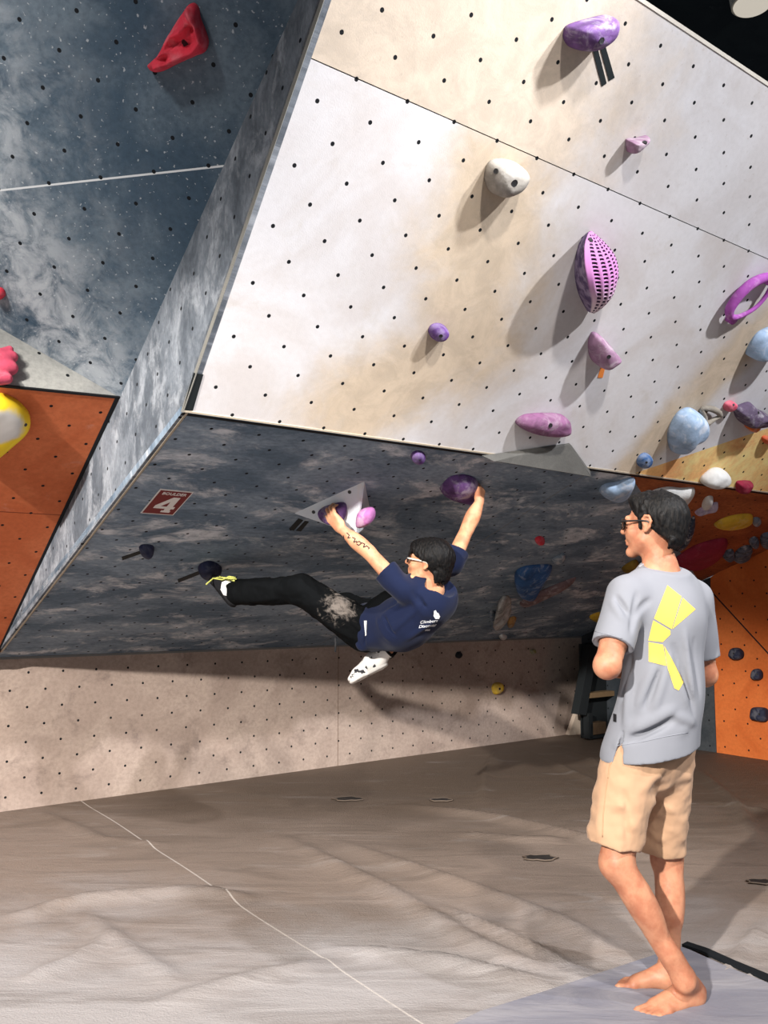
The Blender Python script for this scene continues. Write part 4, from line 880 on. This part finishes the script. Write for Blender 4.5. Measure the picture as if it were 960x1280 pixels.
def folds(fs):
    """soft cloth ridges: (from, to, height, width)"""
    def f(P):
        o = 0
        for a, b, h, w in fs:
            a = np.asarray(a); b = np.asarray(b); ba = b-a; l2 = ba@ba
            t = np.clip(sum((P[i]-a[i])*ba[i] for i in range(3))/l2, 0, 1)
            r2 = sum((P[i]-a[i]-t*ba[i])**2 for i in range(3)); o = o-FOLD*h*np.exp(-r2/w**2)*np.sin(np.pi*np.clip(t*.9+.05, 0, 1))
        return o
    return f

# ---------------------------------------------------------------- standing man
def standing_man():
    hl, tl = on_z(877, 1254), on_z(800, 1274); hr, tr = on_z(843, 1238), on_z(768, 1233)
    root = empty('person', (hl+hr)/2); tag(root, 'barefoot man standing in a grey T-shirt with yellow print and khaki shorts', 'person')
    F, R, U = frame_((-.50, .866, 0), Zax)                     # torso
    pt = at
    pel = pt(812, 938, 3.27); hipL, hipR = pel-R*.092-Zax*.0, pel+R*.092
    knL, anL = pt(771, 1080, 3.17), pt(855, 1226, 3.16); knR, anR = pt(834, 1074, 3.42), pt(836, 1212, 3.39)
    nb = pt(826, 712, 3.24); ch = pt(829, 785, 3.225)
    shL, shR = nb-R*.175-Zax*.095-F*.0, nb+R*.175-Zax*.105
    elL = pt(759, 832, 3.045); elR = shR+(-Zax*.285+R*.065+F*.02)
    wrL, wrR = elL+nrm(F*.8+R*.66-Zax*.05)*.25, elR+nrm(F*.85-R*.6+Zax*.10)*.25
    S = SDF((.45, 2.75, -.012), (1.62, 3.85, 1.87), .0050)
    # legs and feet
    for h, k, a, he, to, sd in ((hipL, knL, anL, hl, tl, 1), (hipR, knR, anR, hr, tr, -1)):
        S.add(cone(h, k, .085, .056), .02); S.add(cone(k, a, .050, .033), .03)
        dn = nrm(a-k); bk = nrm(-(F)-dn*np.dot(-F, dn))
        S.add(ell(k+dn*.135+bk*.022, (dn, bk, np.cross(dn, bk)), (.125, .042, .047)), .03)     # calf
        S.add(ell(k-bk*.022, (dn, bk, np.cross(dn, bk)), (.05, .035, .042)), .02)             # knee cap
        S.add(cone(a-dn*.10+bk*.014, he+Zax*.045, .016, .016), .045)                          # tendon
        foot(S, he, to, Zax, sd, a)
    S.add(cone(pel, ch, .115, .125, (F, .7)), .04); S.add(cone(shL+R*.03, shR-R*.03, .06, .06), .05)
    S.add(cone(nb-Zax*.05-F*.005, pt(819, 672, 3.24), .058, .054), .03); S.add(cone(nb-R*.09-Zax*.06, nb+Zax*.01, .045, .04), .04); S.add(cone(nb+R*.09-Zax*.06, nb+Zax*.01, .045, .04), .04)
    for sh, el, wr, sg in ((shL, elL, wrL, 1), (shR, elR, wrR, -1)):
        S.add(cone(sh, el, .050, .043), .03); S.add(ell(sh+(el-sh)*.5, (nrm(el-sh), F, np.cross(nrm(el-sh), F)), (.11, .050, .046)), .02)
        S.add(cone(el, wr, .043, .028), .015); S.add(ell(el, (nrm(el-sh), F, R), (.045, .043, .042)), .015)
    hand(S, wrL, R*.8+F*.25+Zax*.12, -F, 1, (.45, .6, .4)); hand(S, wrR, -R*.85+F*.15+Zax*.05, -F, -1, (.4, .6, .4))
    hc = pt(817, 658, 3.235); HF, HR, HU = frame_((-.80, .58, .06), Zax+R*.02); head(S, hc, HF, HR, HU, 1.0)
    S.warp(lambda P: .0012*vnoise([p*40 for p in P], 3))
    body = S.mesh('body', skin, root); body['label'] = 'tanned bare arms, neck, face, legs and feet'
    q = lambda f, r, u: hc+HF*f+HR*r+HU*u
    # hair
    S = SDF(hc-.16, hc+.17, .0032)
    S.add(ell(q(-.020, 0, .037), (HF, HR, HU), (.110, .088, .096)), .01); S.add(ell(q(.045, 0, .088), (HF, HR, HU), (.060, .066, .034)), .03)
    S.add(ell(q(-.060, 0, -.020), (HF, HR, HU), (.058, .066, .075)), .03)
    n = nrm(HF*.60-HU*.80); S.cut(q(.0, 0, -.004), n, .012)
    S.cut(q(.075, 0, .05), HF*.94-HU*.34, .02)
    for sg in (-1, 1): S.add(cone(q(.022, sg*.072, .03), q(.024, sg*.073, -.012), .010, .006), .012); S.sub(ell(q(-.0, sg*.088, .002), (HF, HR, HU), (.026, .018, .028)), .008)
    rnd = random.Random(4)
    for i in range(34):                                            # short tufts along the crown, fringe and nape
        a = rnd.uniform(0, 6.28); e = rnd.uniform(-.25, 1.3)
        d = nrm(HF*math.cos(a)*math.cos(e)+HR*math.sin(a)*math.cos(e)+HU*math.sin(e)); b = q(-.018, 0, .036)+np.array(d*[1, 1, 1])*.088
        if np.dot(b-q(.0, 0, .012), n) > -.01: continue
        t_ = nrm(np.cross(d, HR*rnd.uniform(-1, 1)+HF*rnd.uniform(-1, 1))); S.add(cone(b, b+t_*.034+d*rnd.uniform(.002, .008), .009, .003), .010)
    for i in range(16):
        r = -.06+.12*i/15; b = q(-.088+.35*r*r*8*.1, r, -.052); S.add(cone(b, b-HU*(.022+.01*rnd.random())+HF*.012, .010, .003), .008)
    S.warp(lambda P: .0022*vnoise([(P[0]+P[2]*.4)*75, (P[1]-P[2]*.4)*75, P[2]*16], 5)+.0014*vnoise([P[0]*210, P[1]*210, P[2]*40], 6), .02)
    h = S.mesh('hair', hairm, root, 0); h['label'] = 'short black hair'
    glasses(root, hc, HF, HR, HU, 1.0, plain('black_frame', (.012, .012, .013), .35, .5), lensm)
    # shorts
    S = SDF((.55, 2.85, .45), (1.55, 3.75, 1.08), .0050); kh = srgb(178, 143, 114)
    S.add(cone(pel+Zax*.05, pel-Zax*.02, .130, .138, (F, .78)), .03)
    hmL, hmR = pt(767, 1058, 3.19), pt(827, 1062, 3.41)
    ex = lambda a, b, k: a+(b-a)*k
    for h_, m, r in ((hipL, hmL, .097), (hipR, hmR, .083)):
        S.add(cone(h_+Zax*.0, ex(h_, m, 1.25), .099, r), .03)
    for h_, m, r, tilt in ((hipL, hmL, .097, .20), (hipR, hmR, .088, .05)):
        d = nrm(m-h_); S.cut(m, nrm(d+R*tilt*.0-Zax*.4+R*tilt*-.4), .003, (ex(h_, m, 1.28), .16))
    for h_, m, r in ((hipL, hmL, .097), (hipR, hmR, .083)): S.sub(cone(ex(h_, m, .80), ex(h_, m, 1.3), r-.024, r-.008), .006)
    S.cut(pel+Zax*.085, Zax, .004)
    sb = lambda x, y, dp=0: S.surf(x, y)
    S.warp(folds([(sb(742, 985, 3.12), sb(775, 1040, 3.08), .010, .022), (sb(760, 960, 3.1), sb(800, 1010, 3.13), .010, .02), (sb(790, 965, 3.13), sb(835, 975, 3.2), .009, .018), (sb(775, 1000, 3.08), sb(800, 1045, 3.1), .010, .018), (sb(800, 990, 3.14), sb(838, 950, 3.2), .012, .02), (sb(750, 1010, 3.1), sb(752, 1050, 3.1), .009, .02), (sb(782, 985, 3.1), sb(784, 1055, 3.1), -.008, .012), (sb(812, 1000, 3.25), sb(842, 1015, 3.3), .010, .02)]))
    S.warp(lambda P: .0065*vnoise([P[0]*20, P[1]*20, P[2]*30], 8)+.0012*vnoise([p*70 for p in P], 9), .03)
    sh_ = S.mesh('shorts', cloth_mat('khaki_cotton', kh, 300, .07), root, 1); sh_['label'] = 'khaki shorts, creased at the seat'
    bv = bvh_of(sh_)
    def seam(name, pix, rad, mat, bvh, par):
        pts = []
        for i in range(len(pix)-1):
            for k in range(8):
                x = pix[i][0]+(pix[i+1][0]-pix[i][0])*k/8; y = pix[i][1]+(pix[i+1][1]-pix[i][1])*k/8
                hh = bvh.ray_cast(Vector(CAM), Vector(nrm(ray(x, y))))
                if hh[0] is not None: pts.append(np.array(hh[0]))
        if len(pts) > 2: return tube(name, pts, rad, mat, par, 6)
    km = plain('khaki_seam', srgb(170, 136, 106), .9)
    seam('side_seam', [(764, 945), (758, 985), (754, 1020), (753, 1050)], .0022, km, bv, sh_); seam('pocket_edge', [(772, 938), (762, 958), (760, 975)], .0028, km, bv, sh_)
    # T-shirt
    S = SDF((.5, 2.75, .78), (1.62, 3.75, 1.62), .0048)
    hem = pt(813, 934, 3.26); ws = pt(829, 862, 3.235); ct = pt(832, 775, 3.225)
    S.add(cone(hem-Zax*.05+F*.0-R*.010, ws, .188, .152, (F, .82)), .05); S.add(cone(ws, ct, .147, .166, (F, .74)), .06); S.add(cone(shL+R*.035-Zax*.012, shR-R*.035-Zax*.012, .076, .076, (F, .95)), .06)
    S.add(cone(nb-R*.085-Zax*.055, nb-Zax*.012, .060, .064), .05); S.add(cone(nb+R*.085-Zax*.055, nb-Zax*.012, .060, .064), .05); S.add(cone(ct-F*.012, nb-Zax*.07-F*.015, .10, .07), .06)
    slL, slR = shL+(elL-shL)*.72, shR+(elR-shR)*.78
    for sh, sl, r_ in ((shL, slL, .070), (shR, slR, .063)): S.add(cone(sh-Zax*.0, sl+(sl-sh)*.3, r_+.002, r_), .03)
    for sh, sl, el in ((shL, slL, elL), (shR, slR, elR)):
        d = nrm(el-sh); S.cut(sl, d, .004, (sl+d*.075, .10)); S.sub(cone(sl-d*.06, sl+d*.12, .050, .057), .004)
    S.cut(hem-Zax*.012, nrm(-Zax+R*.16), .004); S.sub(cone(hem-Zax*.12, hem+Zax*.03, .160, .145, (F, .7)), .006)
    S.sub(cone(nb-Zax*.02+F*.012, nb+Zax*.12, .056, .060), .006)
    S.cut(nb+Zax*.012, Zax*.93-F*.36, .004)
    b = lambda x, y, dp=0: S.surf(x, y)
    S.warp(folds([(b(786, 926), b(842, 898, 3.18), -.032, .014), (b(772, 932), b(856, 912, 3.18), .030, .016), (b(792, 912), b(842, 886, 3.17), .026, .016), (b(842, 893, 3.18), b(868, 905, 3.28), .022, .014), (b(790, 772, 3.08), b(812, 750, 3.09), -.022, .010), (b(788, 790, 3.07), b(796, 742, 3.07), -.018, .009), (b(787, 772, 3.06), b(770, 745, 3.05), -.014, .009), (b(778, 775, 3.05), b(764, 752, 3.04), .012, .010), (b(796, 885), b(818, 830), .020, .014), (b(806, 885), b(826, 835), -.016, .010), (b(818, 888), b(838, 820), .018, .012), (b(868, 892, 3.25), b(842, 808, 3.14), -.022, .011), (b(858, 880, 3.22), b(838, 830, 3.14), .016, .012), (b(866, 870, 3.25), b(856, 790, 3.16), .018, .012), (b(875, 870, 3.28), b(868, 800, 3.2), -.014, .010), (b(782, 910), b(788, 840, 3.1), .020, .014), (b(776, 880), b(790, 820, 3.08), -.014, .010)]))
    S.warp(lambda P: .0030*vnoise([P[0]*16, P[1]*16, P[2]*11], 11), .03)
    sl0 = S.surf(772, 938); S.sub(cone(S.surf(779, 914), S.surf(771, 930)-Zax*.10, .003, .026), .004)
    ts = S.mesh('t_shirt', cloth_mat('heather_grey_jersey', srgb(125, 127, 134), 500, .04), root, 1); ts['label'] = 'light grey T-shirt with a yellow broken geometric print on the back'
    bv = bvh_of(ts); ym = plain('yellow_print', srgb(222, 188, 82), .7, .2, .04)
    Z = lambda pts: [(720+x/4.268, 600+y/4.267) for x, y in pts]
    for pts in ([(487, 562), (562, 622), (510, 795), (416, 738)], [(568, 628), (636, 690), (514, 795)], [(412, 748), (503, 802), (503, 824), (462, 864), (386, 856)], [(388, 864), (464, 878), (484, 992), (388, 968)], [(470, 884), (505, 945), (524, 1040), (572, 1078), (548, 1122), (524, 1110), (490, 1010)]):
        o = project_poly(bv, Z(pts), .0016, ym, 'print_panel', ts)
    lm = plain('hem_stitch', srgb(130, 132, 140), .9)
    seam('collar', [(799, 709), (812, 701), (828, 703), (850, 713)], .005, plain('collar_rib', srgb(150, 150, 156), .9), bv, ts)
    seam('hem_stitching', [(772, 932), (800, 928), (830, 921), (864, 915)], .0016, lm, bv, ts); seam('hem_stitching', [(744, 789), (760, 793), (780, 799)], .0016, lm, bv, ts)
    project_poly(bv, [(767, 892), (771, 893), (771, 903), (767, 902)], .002, plain('black_label', (.01, .01, .012), .6), 'hem_label', ts)
standing_man()

# ---------------------------------------------------------------- climber hanging from the overhang
def climber():
    pt = at
    shL, shR = pt(503, 737, 4.60), pt(565, 703, 4.82); neck = pt(541, 737, 4.67)
    hipC = pt(462, 782, 4.98); hipL, hipR = pt(457, 789, 4.93), pt(468, 775, 5.05)
    ax = nrm((shL+shR)/2-hipC); Rt = nrm(shR-shL); Rt = nrm(Rt-ax*np.dot(Rt, ax)); Fw = nrm(np.cross(ax, Rt)); 
    if Fw[2] < 0: Fw = -Fw                                       # the chest faces the wall
    root = empty('person', hipC-Zax*.0); tag(root, 'climber in a navy T-shirt and black trousers hanging under the overhang by both hands', 'person')
    elL, wrL = pt(461, 690, 4.66), pt(427, 661, 4.66); elR, wrR = pt(584, 661, 4.93), pt(599, 628, 4.93)
    knL, anL = pt(377, 737, 4.90), pt(294, 741, 5.14); knR, anR = pt(432, 758, 5.38), pt(486, 812, 5.02)
    toL, heL = pt(264, 724, 5.24), pt(291, 757, 5.14); toR, heR = pt(440, 853, 4.95), pt(482, 832, 5.05)
    S = SDF((-1.12, 4.38, .9), (.72, 5.55, 2.1), .0052)
    S.add(cone(hipC, pt(506, 770, 4.80), .075, .09), .03); S.add(cone(pt(506, 770, 4.80), pt(534, 738, 4.70), .09, .09), .03); S.add(cone(shL, shR, .055, .055), .04)
    for h, k, a in ((hipL, knL, anL), (hipR, knR, anR)):
        S.add(cone(h, k, .065, .050), .02); S.add(cone(k, a, .046, .030), .03)
    hc = pt(536, 703, 4.655); HF, HR, HU = frame_((-.93, .22, .22), (.16, -.22, .95))
    S.add(cone(neck, hc-HU*.05-HF*.02, .052, .050), .03); head(S, hc, HF, HR, HU, 1.02)
    for sh, el, wr in ((shL, elL, wrL), (shR, elR, wrR)):
        S.add(cone(sh, el, .046, .037), .03); S.add(cone(el, wr, .038, .026), .012); d = nrm(wr-el); S.add(ell(el+d*.07, (d, Fw, np.cross(d, Fw)), (.085, .042, .039)), .02)
    hp = pt(412, 642, 4.72)
    hand(S, wrL, nrm(pt(411, 641, 4.69)-wrL), -PV.n*1.0+PV.u*.25, 1, cs=((.35, .75, .6), (.35, .75, .6), (.4, .75, .6), (.4, .8, .6)), spread=.16, thumb=(.6, .5), s=1.15)
    hand(S, wrR, nrm(pt(601, 609, 4.96)-wrR), nrm(pt(580, 610, 5.0)-pt(600, 613, 4.93)), -1, curl=(.7, .8, .5), spread=.12, thumb=(.7, .5), s=1.08)
    S.warp(lambda P: .0010*vnoise([p*45 for p in P], 3))
    body = S.mesh('body', skin2, root); body['label'] = 'light bare arms, neck and face'
    bvb = bvh_of(body); ink = plain('dark_ink', (.02, .018, .02), .7)
    # dark script on the left forearm
    zz = lambda p: (220+p[0]/2.4, 560+p[1]/2.4)
    pix = [[(512, 254), (520, 262), (515, 270), (526, 268)], [(502, 262), (505, 272)], [(528, 268), (538, 272), (533, 283), (545, 278)], [(540, 284), (550, 280), (556, 286), (548, 292), (540, 286)], [(556, 284), (566, 288), (562, 298), (572, 294), (580, 300), (576, 304)]]
    for ln in pix:
        pts = []
        for i in range(len(ln)-1):
            for k in range(5):
                x, y = zz((ln[i][0]+(ln[i+1][0]-ln[i][0])*k/5, ln[i][1]+(ln[i+1][1]-ln[i][1])*k/5)); h = bvb.ray_cast(Vector(CAM), Vector(nrm(ray(x, y))))
                if h[0] is not None and h[2] is not None: pts.append(np.array(h[0]))
        if len(pts) > 3: tube('tattoo', pts, .0028, ink, body, 5)
    # hair: thick bowl with a long nape
    q = lambda f, r, u: hc+(HF*f+HR*r+HU*u)*1.02
    S = SDF(hc-.20, hc+.20, .0034)
    S.add(ell(q(-.018, 0, .034), (HF, HR, HU), (.120, .104, .104)), .01); S.add(ell(q(.060, 0, .062), (HF, HR, HU), (.056, .076, .044)), .03)
    S.add(ell(q(-.070, .0, -.045), (HF, HR, HU), (.056, .078, .070)), .03)
    n = nrm(HF*.58-HU*.81); S.cut(q(-.006, 0, -.018), n, .012); S.cut(q(.094, 0, .03), HF*.9-HU*.44, .012)
    for sg in (-1, 1): S.sub(ell(q(.004, sg*.098, -.006), (HF, HR, HU), (.022, .026, .026)), .008); S.sub(ell(q(.055, sg*.095, -.012), (HF, HR, HU), (.045, .045, .045)), .01)
    rnd = random.Random(9)
    for i in range(26):
        r = -.075+.15*i/25; b = q(-.105+8*r*r, r, -.062); S.add(cone(b+HU*.03, b-HU*(.012+.02*rnd.random())-HF*.006, .012, .003), .008)
    for i in range(18):
        r = -.055+.11*i/17; b = q(.085, r, .048); S.add(cone(b+HU*.015, b-HU*(.012+.012*rnd.random())+HF*.014, .010, .003), .008)
    S.warp(lambda P: .003*vnoise([(P[0]+P[2]*.5)*70, (P[1]-P[2]*.4)*70, P[2]*16], 5)+.0016*vnoise([P[0]*190, P[1]*190, P[2]*40], 6), .02)
    h = S.mesh('hair', hairm, root, 0); h['label'] = 'thick black bowl-cut hair'
    glasses(root, hc, HF, HR, HU, 1.03, plain('dark_frame', (.02, .02, .025), .4), lensm, .0032, plain('white_temple', srgb(232, 226, 210), .5))
    # trousers
    S = SDF((-1.1, 4.5, .85), (.35, 5.6, 1.75), .0052)
    S.add(cone(hipC+ax*.16, hipC-ax*.03, .118, .128, (Fw, .85)), .03)
    S.add(cone(hipL, knL, .115, .084), .035); S.add(cone(knL, anL+(anL-knL)*.02, .080, .076), .03)
    S.add(cone(hipR, knR, .110, .080), .03); S.add(cone(knR, anR, .076, .070), .03)
    for k, a in ((knL, anL), (knR, anR)):
        d = nrm(a-k); S.cut(a, d, .004, (a+d*.07, .10)); S.sub(cone(a-d*.06, a+d*.1, .055, .064), .004)
    b = lambda x, y, dp=0: S.surf(x, y)
    S.warp(folds([(b(362, 724, 4.83), b(364, 752, 4.83), .020, .014), (b(350, 726, 4.86), b(352, 755, 4.86), -.014, .010), (b(340, 735, 4.9), b(305, 728, 4.98), .012, .014), (b(345, 748, 4.9), b(308, 752, 4.98), .014, .014), (b(308, 728, 5.0), b(304, 752, 5.0), .018, .012), (b(318, 728, 5.0), b(316, 754, 5.0), -.012, .009), (b(385, 740, 4.8), b(415, 790, 4.84), .014, .016), (b(395, 728, 4.8), b(440, 755, 4.84), .014, .014), (b(400, 775, 4.82), b(445, 800, 4.84), .014, .016), (b(430, 760, 4.83), b(455, 770, 4.87), -.012, .012), (b(437, 775, 4.83), b(456, 790, 4.87), .012, .012)]))
    S.warp(lambda P: .006*vnoise([P[0]*24, P[1]*24, P[2]*24], 21)+.002*vnoise([p*60 for p in P], 9), .03)
    t = NT('black_canvas'); c = t.coord('Object'); d = t.n('ShaderNodeVectorMath', operation='DISTANCE'); t.l(c, d.inputs[0])
    surf = pt(424, 757, 4.83); d.inputs[1].default_value = tuple(surf); nn = t.noise(c, 26, 6, .7, .8)
    k = t.math('ADD', d.outputs['Value'], t.math('MULTIPLY_ADD', nn, .34, -.17))
    chalk = t.math('MULTIPLY', t.math('SUBTRACT', 1, t.ramp(k, .0, .10)), .6)
    t.bump(t.noise(c, 300, 2), .2, .002)
    tr = S.mesh('trousers', t.done(t.mix(chalk, (.0035, .004, .0045), srgb(150, 140, 132)), .85, .06), root, 1); tr['label'] = 'black trousers with a chalk smear on the thigh'
    # T-shirt
    S = SDF((-.35, 4.3, .95), (.75, 5.35, 1.85), .0048); base = hipC-ax*.02
    mid_, up_ = pt(508, 777, 4.80), pt(538, 752, 4.70)
    S.add(cone(base, mid_, .155, .165, (Fw, .85)), .04); S.add(cone(mid_, up_, .165, .155, (Fw, .85)), .05); S.add(cone(shL+Rt*.01, shR-Rt*.01, .058, .060), .05)
    S.add(cone(up_, neck-ax*.03, .10, .062), .05)
    slL, slR = shL+(elL-shL)*.50, shR+(elR-shR)*.30
    for sh, sl in ((shL, slL), (shR, slR)):
        d = nrm(sl-sh); S.add(cone(sh-d*.01, sl+d*.06, .064, .072), .025)
    for sh, sl in ((shL, slL), (shR, slR)):
        d = nrm(sl-sh); S.cut(sl, d, .004, (sl+d*.07, .105)); S.sub(cone(sl-d*.07, sl+d*.1, .052, .064), .004)
    S.add(cone(pt(457, 792, 4.86), pt(452, 806, 4.86), .034, .030, (nrm(CAM-hipC), .6)), .03); S.add(cone(pt(462, 796, 4.86), pt(500, 792, 4.80), .05, .06), .05)
    S.cut(hipC-ax*.055, -ax, .004, (hipC-ax*.16, .16))
    S.sub(cone(neck-ax*.0+nrm(CAM-neck)*.045, neck+ax*.12, .060, .070), .006); S.cut(neck+ax*.02, ax, .004, (neck+ax*.11, .10))
    S.warp(folds([(b(478, 770, 4.75), b(520, 742, 4.60), .016, .014), (b(490, 790, 4.74), b(530, 752, 4.60), .014, .014), (b(472, 775, 4.8), b(486, 800, 4.76), .018, .012), (b(480, 770, 4.8), b(494, 795, 4.76), -.014, .010), (b(500, 725, 4.53), b(530, 770, 4.58), .014, .016), (b(515, 740, 4.54), b(545, 770, 4.6), -.012, .012), (b(505, 800, 4.7), b(545, 775, 4.62), .014, .016), (b(458, 782, 4.85), b(456, 806, 4.84), -.016, .007)]))
    S.warp(lambda P: .0045*vnoise([P[0]*17, P[1]*17, P[2]*17], 31), .03)
    ts = S.mesh('t_shirt', cloth_mat('navy_jersey', srgb(15, 25, 54), 500, .12), root, 1); ts['label'] = 'navy T-shirt with small white lettering and a white emblem between the shoulders'
    bv = bvh_of(ts); wm = plain('white_print', srgb(226, 228, 232), .7)
    zz = lambda p: (430+p[0]/4.8, 590+p[1]/4.8)
    project_poly(bv, [zz(p) for p in [(540, 832), (550, 828), (556, 840), (566, 846), (576, 866), (568, 880), (548, 880), (536, 862)]], .003, wm, 'emblem', ts, 1.2)
    for s_, (x, y), sz in (('Climbers', (508, 898), 22), ('Discover', (500, 924), 22), ('me', (500, 948), 18)):
        vs, fs = text_mesh(s_, 1.0, .25); V, ok = [], True
        ca, sa = math.cos(.22), math.sin(.22)
        for vx, vy in vs:
            X_, Y_ = vx*sz*1.35, vy*sz*1.1; px, py = zz((x+X_*ca+Y_*sa*.0, y-Y_+X_*-.10)); d = nrm(ray(px, py)); h = bv.ray_cast(Vector(CAM), Vector(d))
            if h[0] is None: ok = False; break
            V.append(np.array(h[0])-d*.004)
        if ok: mesh_obj('lettering', V, fs, wm, ts)
    project_poly(bv, [(455.5, 776), (459, 776), (458.5, 794), (456, 795)], .003, plain('white_tag', srgb(206, 206, 206), .7), 'waist_tag', ts, 2)
    tube('drawcord', [pt(419, 797, 4.86), pt(419.5, 806, 4.86), pt(419, 815, 4.86)], .006, plain('cord_black', (.02, .02, .022), .8), tr, 6)
    # shoes
    def shoe(name, he, to, a, upv, mat, solem, lab):
        f = nrm(to-he); u = nrm(upv-f*np.dot(upv, f)); x = np.cross(f, u); L = np.linalg.norm(to-he)
        S = SDF(np.minimum(np.minimum(he, to), a)-.12, np.maximum(np.maximum(he, to), a)+.12, .0036); q2 = lambda k, b_, c_: he+f*k*L+x*b_+u*c_
        S.add(ell(q2(.12, 0, .036), (f, x, u), (.046, .036, .040)), .02); S.add(cone(q2(.12, 0, .03), q2(.78, 0, .024), .036, .034), .03); S.add(ell(q2(.84, .004, .022), (f, x, u), (.048, .041, .024)), .02)
        S.add(cone(q2(.20, 0, .06), a, .042, .044), .03); S.add(cone(q2(.3, 0, .065), q2(.7, 0, .035), .034, .028), .03)
        d = nrm(a-q2(.2, 0, .05)); S.cut(a-d*.0, d, .004); S.sub(cone(a-d*.05, a+d*.05, .034, .036), .004)
        o = S.mesh(name, mat, root, 1); o['label'] = lab
        S = SDF(np.minimum(he, to)-.1, np.maximum(he, to)+.1, .0040)
        S.add(cone(q2(.10, 0, .010), q2(.55, 0, .006), .038, .034), .02); S.add(ell(q2(.80, .003, .006), (f, x, u), (.056, .044, .024)), .02); S.cut(q2(0, 0, .016), u, .003); S.cut(q2(0, 0, -.008), -u, .006)
        S.mesh('sole', solem, o, 1)
        return o, q2
    vd = nrm(CAM-anL)
    blk = plain('black_rubber', (.006, .006, .007), .7, .15); dsh = cloth_mat('black_shoe', (.008, .008, .010))
    o, q2 = shoe('climbing_shoe', heL, toL, anL, anL-(heL+toL)/2, dsh, blk, 'black climbing shoe with a white tongue patch and yellow-green laces')
    bvs = bvh_of(o)
    zz = lambda p: (220+p[0]/3.69, 680+p[1]/3.69)
    project_poly(bvs, [zz(p) for p in [(212, 178), (240, 166), (276, 168), (264, 242), (222, 236), (208, 210)]], .004, plain('white_patch', srgb(226, 224, 220), .7), 'patch', o, 1.5)
    lm = plain('lime_lace', srgb(206, 208, 110), .7)
    for ln in ([(140, 186), (170, 160), (205, 152), (240, 158), (280, 162)], [(170, 158), (215, 165), (245, 150), (275, 155)], [(200, 150), (230, 162), (270, 170)]):
        pts = []
        for p in ln:
            x, y = zz(p); h = bvs.ray_cast(Vector(CAM), Vector(nrm(ray(x, y)))); pts.append(np.array(h[0])-nrm(ray(x, y))*.006 if h[0] is not None else pt(x, y, 5.08))
        tube('lace', pts, .0045, lm, o, 6)
    wsh = NT('white_shoe'); c = wsh.coord('Object'); wm2 = wsh.done(wsh.mix(wsh.ramp(wsh.noise(c, 26, 3, .5), .60, .64), srgb(232, 228, 222), (.03, .03, .035)), .55)
    o, q2 = shoe('climbing_shoe', heR, toR, anR, nrm(anR-(heR+toR)/2)+A3(-.2, .4, .1), wm2, plain('white_sole', srgb(214, 210, 204), .6), 'white climbing shoe with black spots and a black collar')
    d = nrm(anR-q2(.2, 0, .05)); e1 = nrm(np.cross(d, A3(.1, .2, 1))); e2 = np.cross(d, e1)
    tube('collar', [anR-d*.004+(e1*math.cos(k*.3142)+e2*math.sin(k*.3142))*.042 for k in range(20)], .008, blk, o, 8, True)
climber()
# ------------------------------------------------------------------ lamps of the gym and an added fill spot
def aim(o, target):
    d = Vector(target)-o.location; o.rotation_euler = d.to_track_quat('-Z', 'Y').to_euler()
def spot(name, loc, target, watt, angle, blend=.5, size=.12, col=(1, 1, 1)):
    l = bpy.data.lights.new(name, 'SPOT'); l.energy = watt; l.spot_size = math.radians(angle); l.spot_blend = blend; l.shadow_soft_size = size; l.color = col
    o = bpy.data.objects.new(name, l); COL.objects.link(o); o.location = loc; bpy.context.view_layer.update(); aim(o, target); return o
spot('flood_lamp', (-3.9, -4.3, 4.7), (-1.2, 2.1, -.55), 7300, 50, .25, .12, (1, .95, .89))
spot('flood_lamp', (4.9, .85, 5.5), tuple(PW.hit(840, 240)), 1900, 62, .7, .10, (.95, .96, 1.0))
spot('flood_lamp', (3.05, 1.13, 5.2), tuple(PW.hit(380, 260)), 1500, 36, 1.0, .15, (.95, .97, 1))
spot('flood_lamp', (1.6, -.2, 4.9), (.7, 4.5, 0), 1000, 60, .6, .12, (1, .95, .9))
spot('flood_lamp', (-3.0, -2.2, 4.9), (-1.9, 3.7, 3.25), 2400, 27, .8, .7, (1, .97, .93))  # fill spot added to brighten the left walls
w = bpy.data.worlds.new('gym_air'); SC.world = w; w.use_nodes = True
w.node_tree.nodes['Background'].inputs[0].default_value = (.80, .90, 1.0, 1); w.node_tree.nodes['Background'].inputs[1].default_value = .27
SC.view_settings.view_transform = 'Standard'; SC.view_settings.look = 'None'; SC.view_settings.gamma = 1; SC.view_settings.use_curve_mapping = False
SC.view_settings.exposure = 0.0
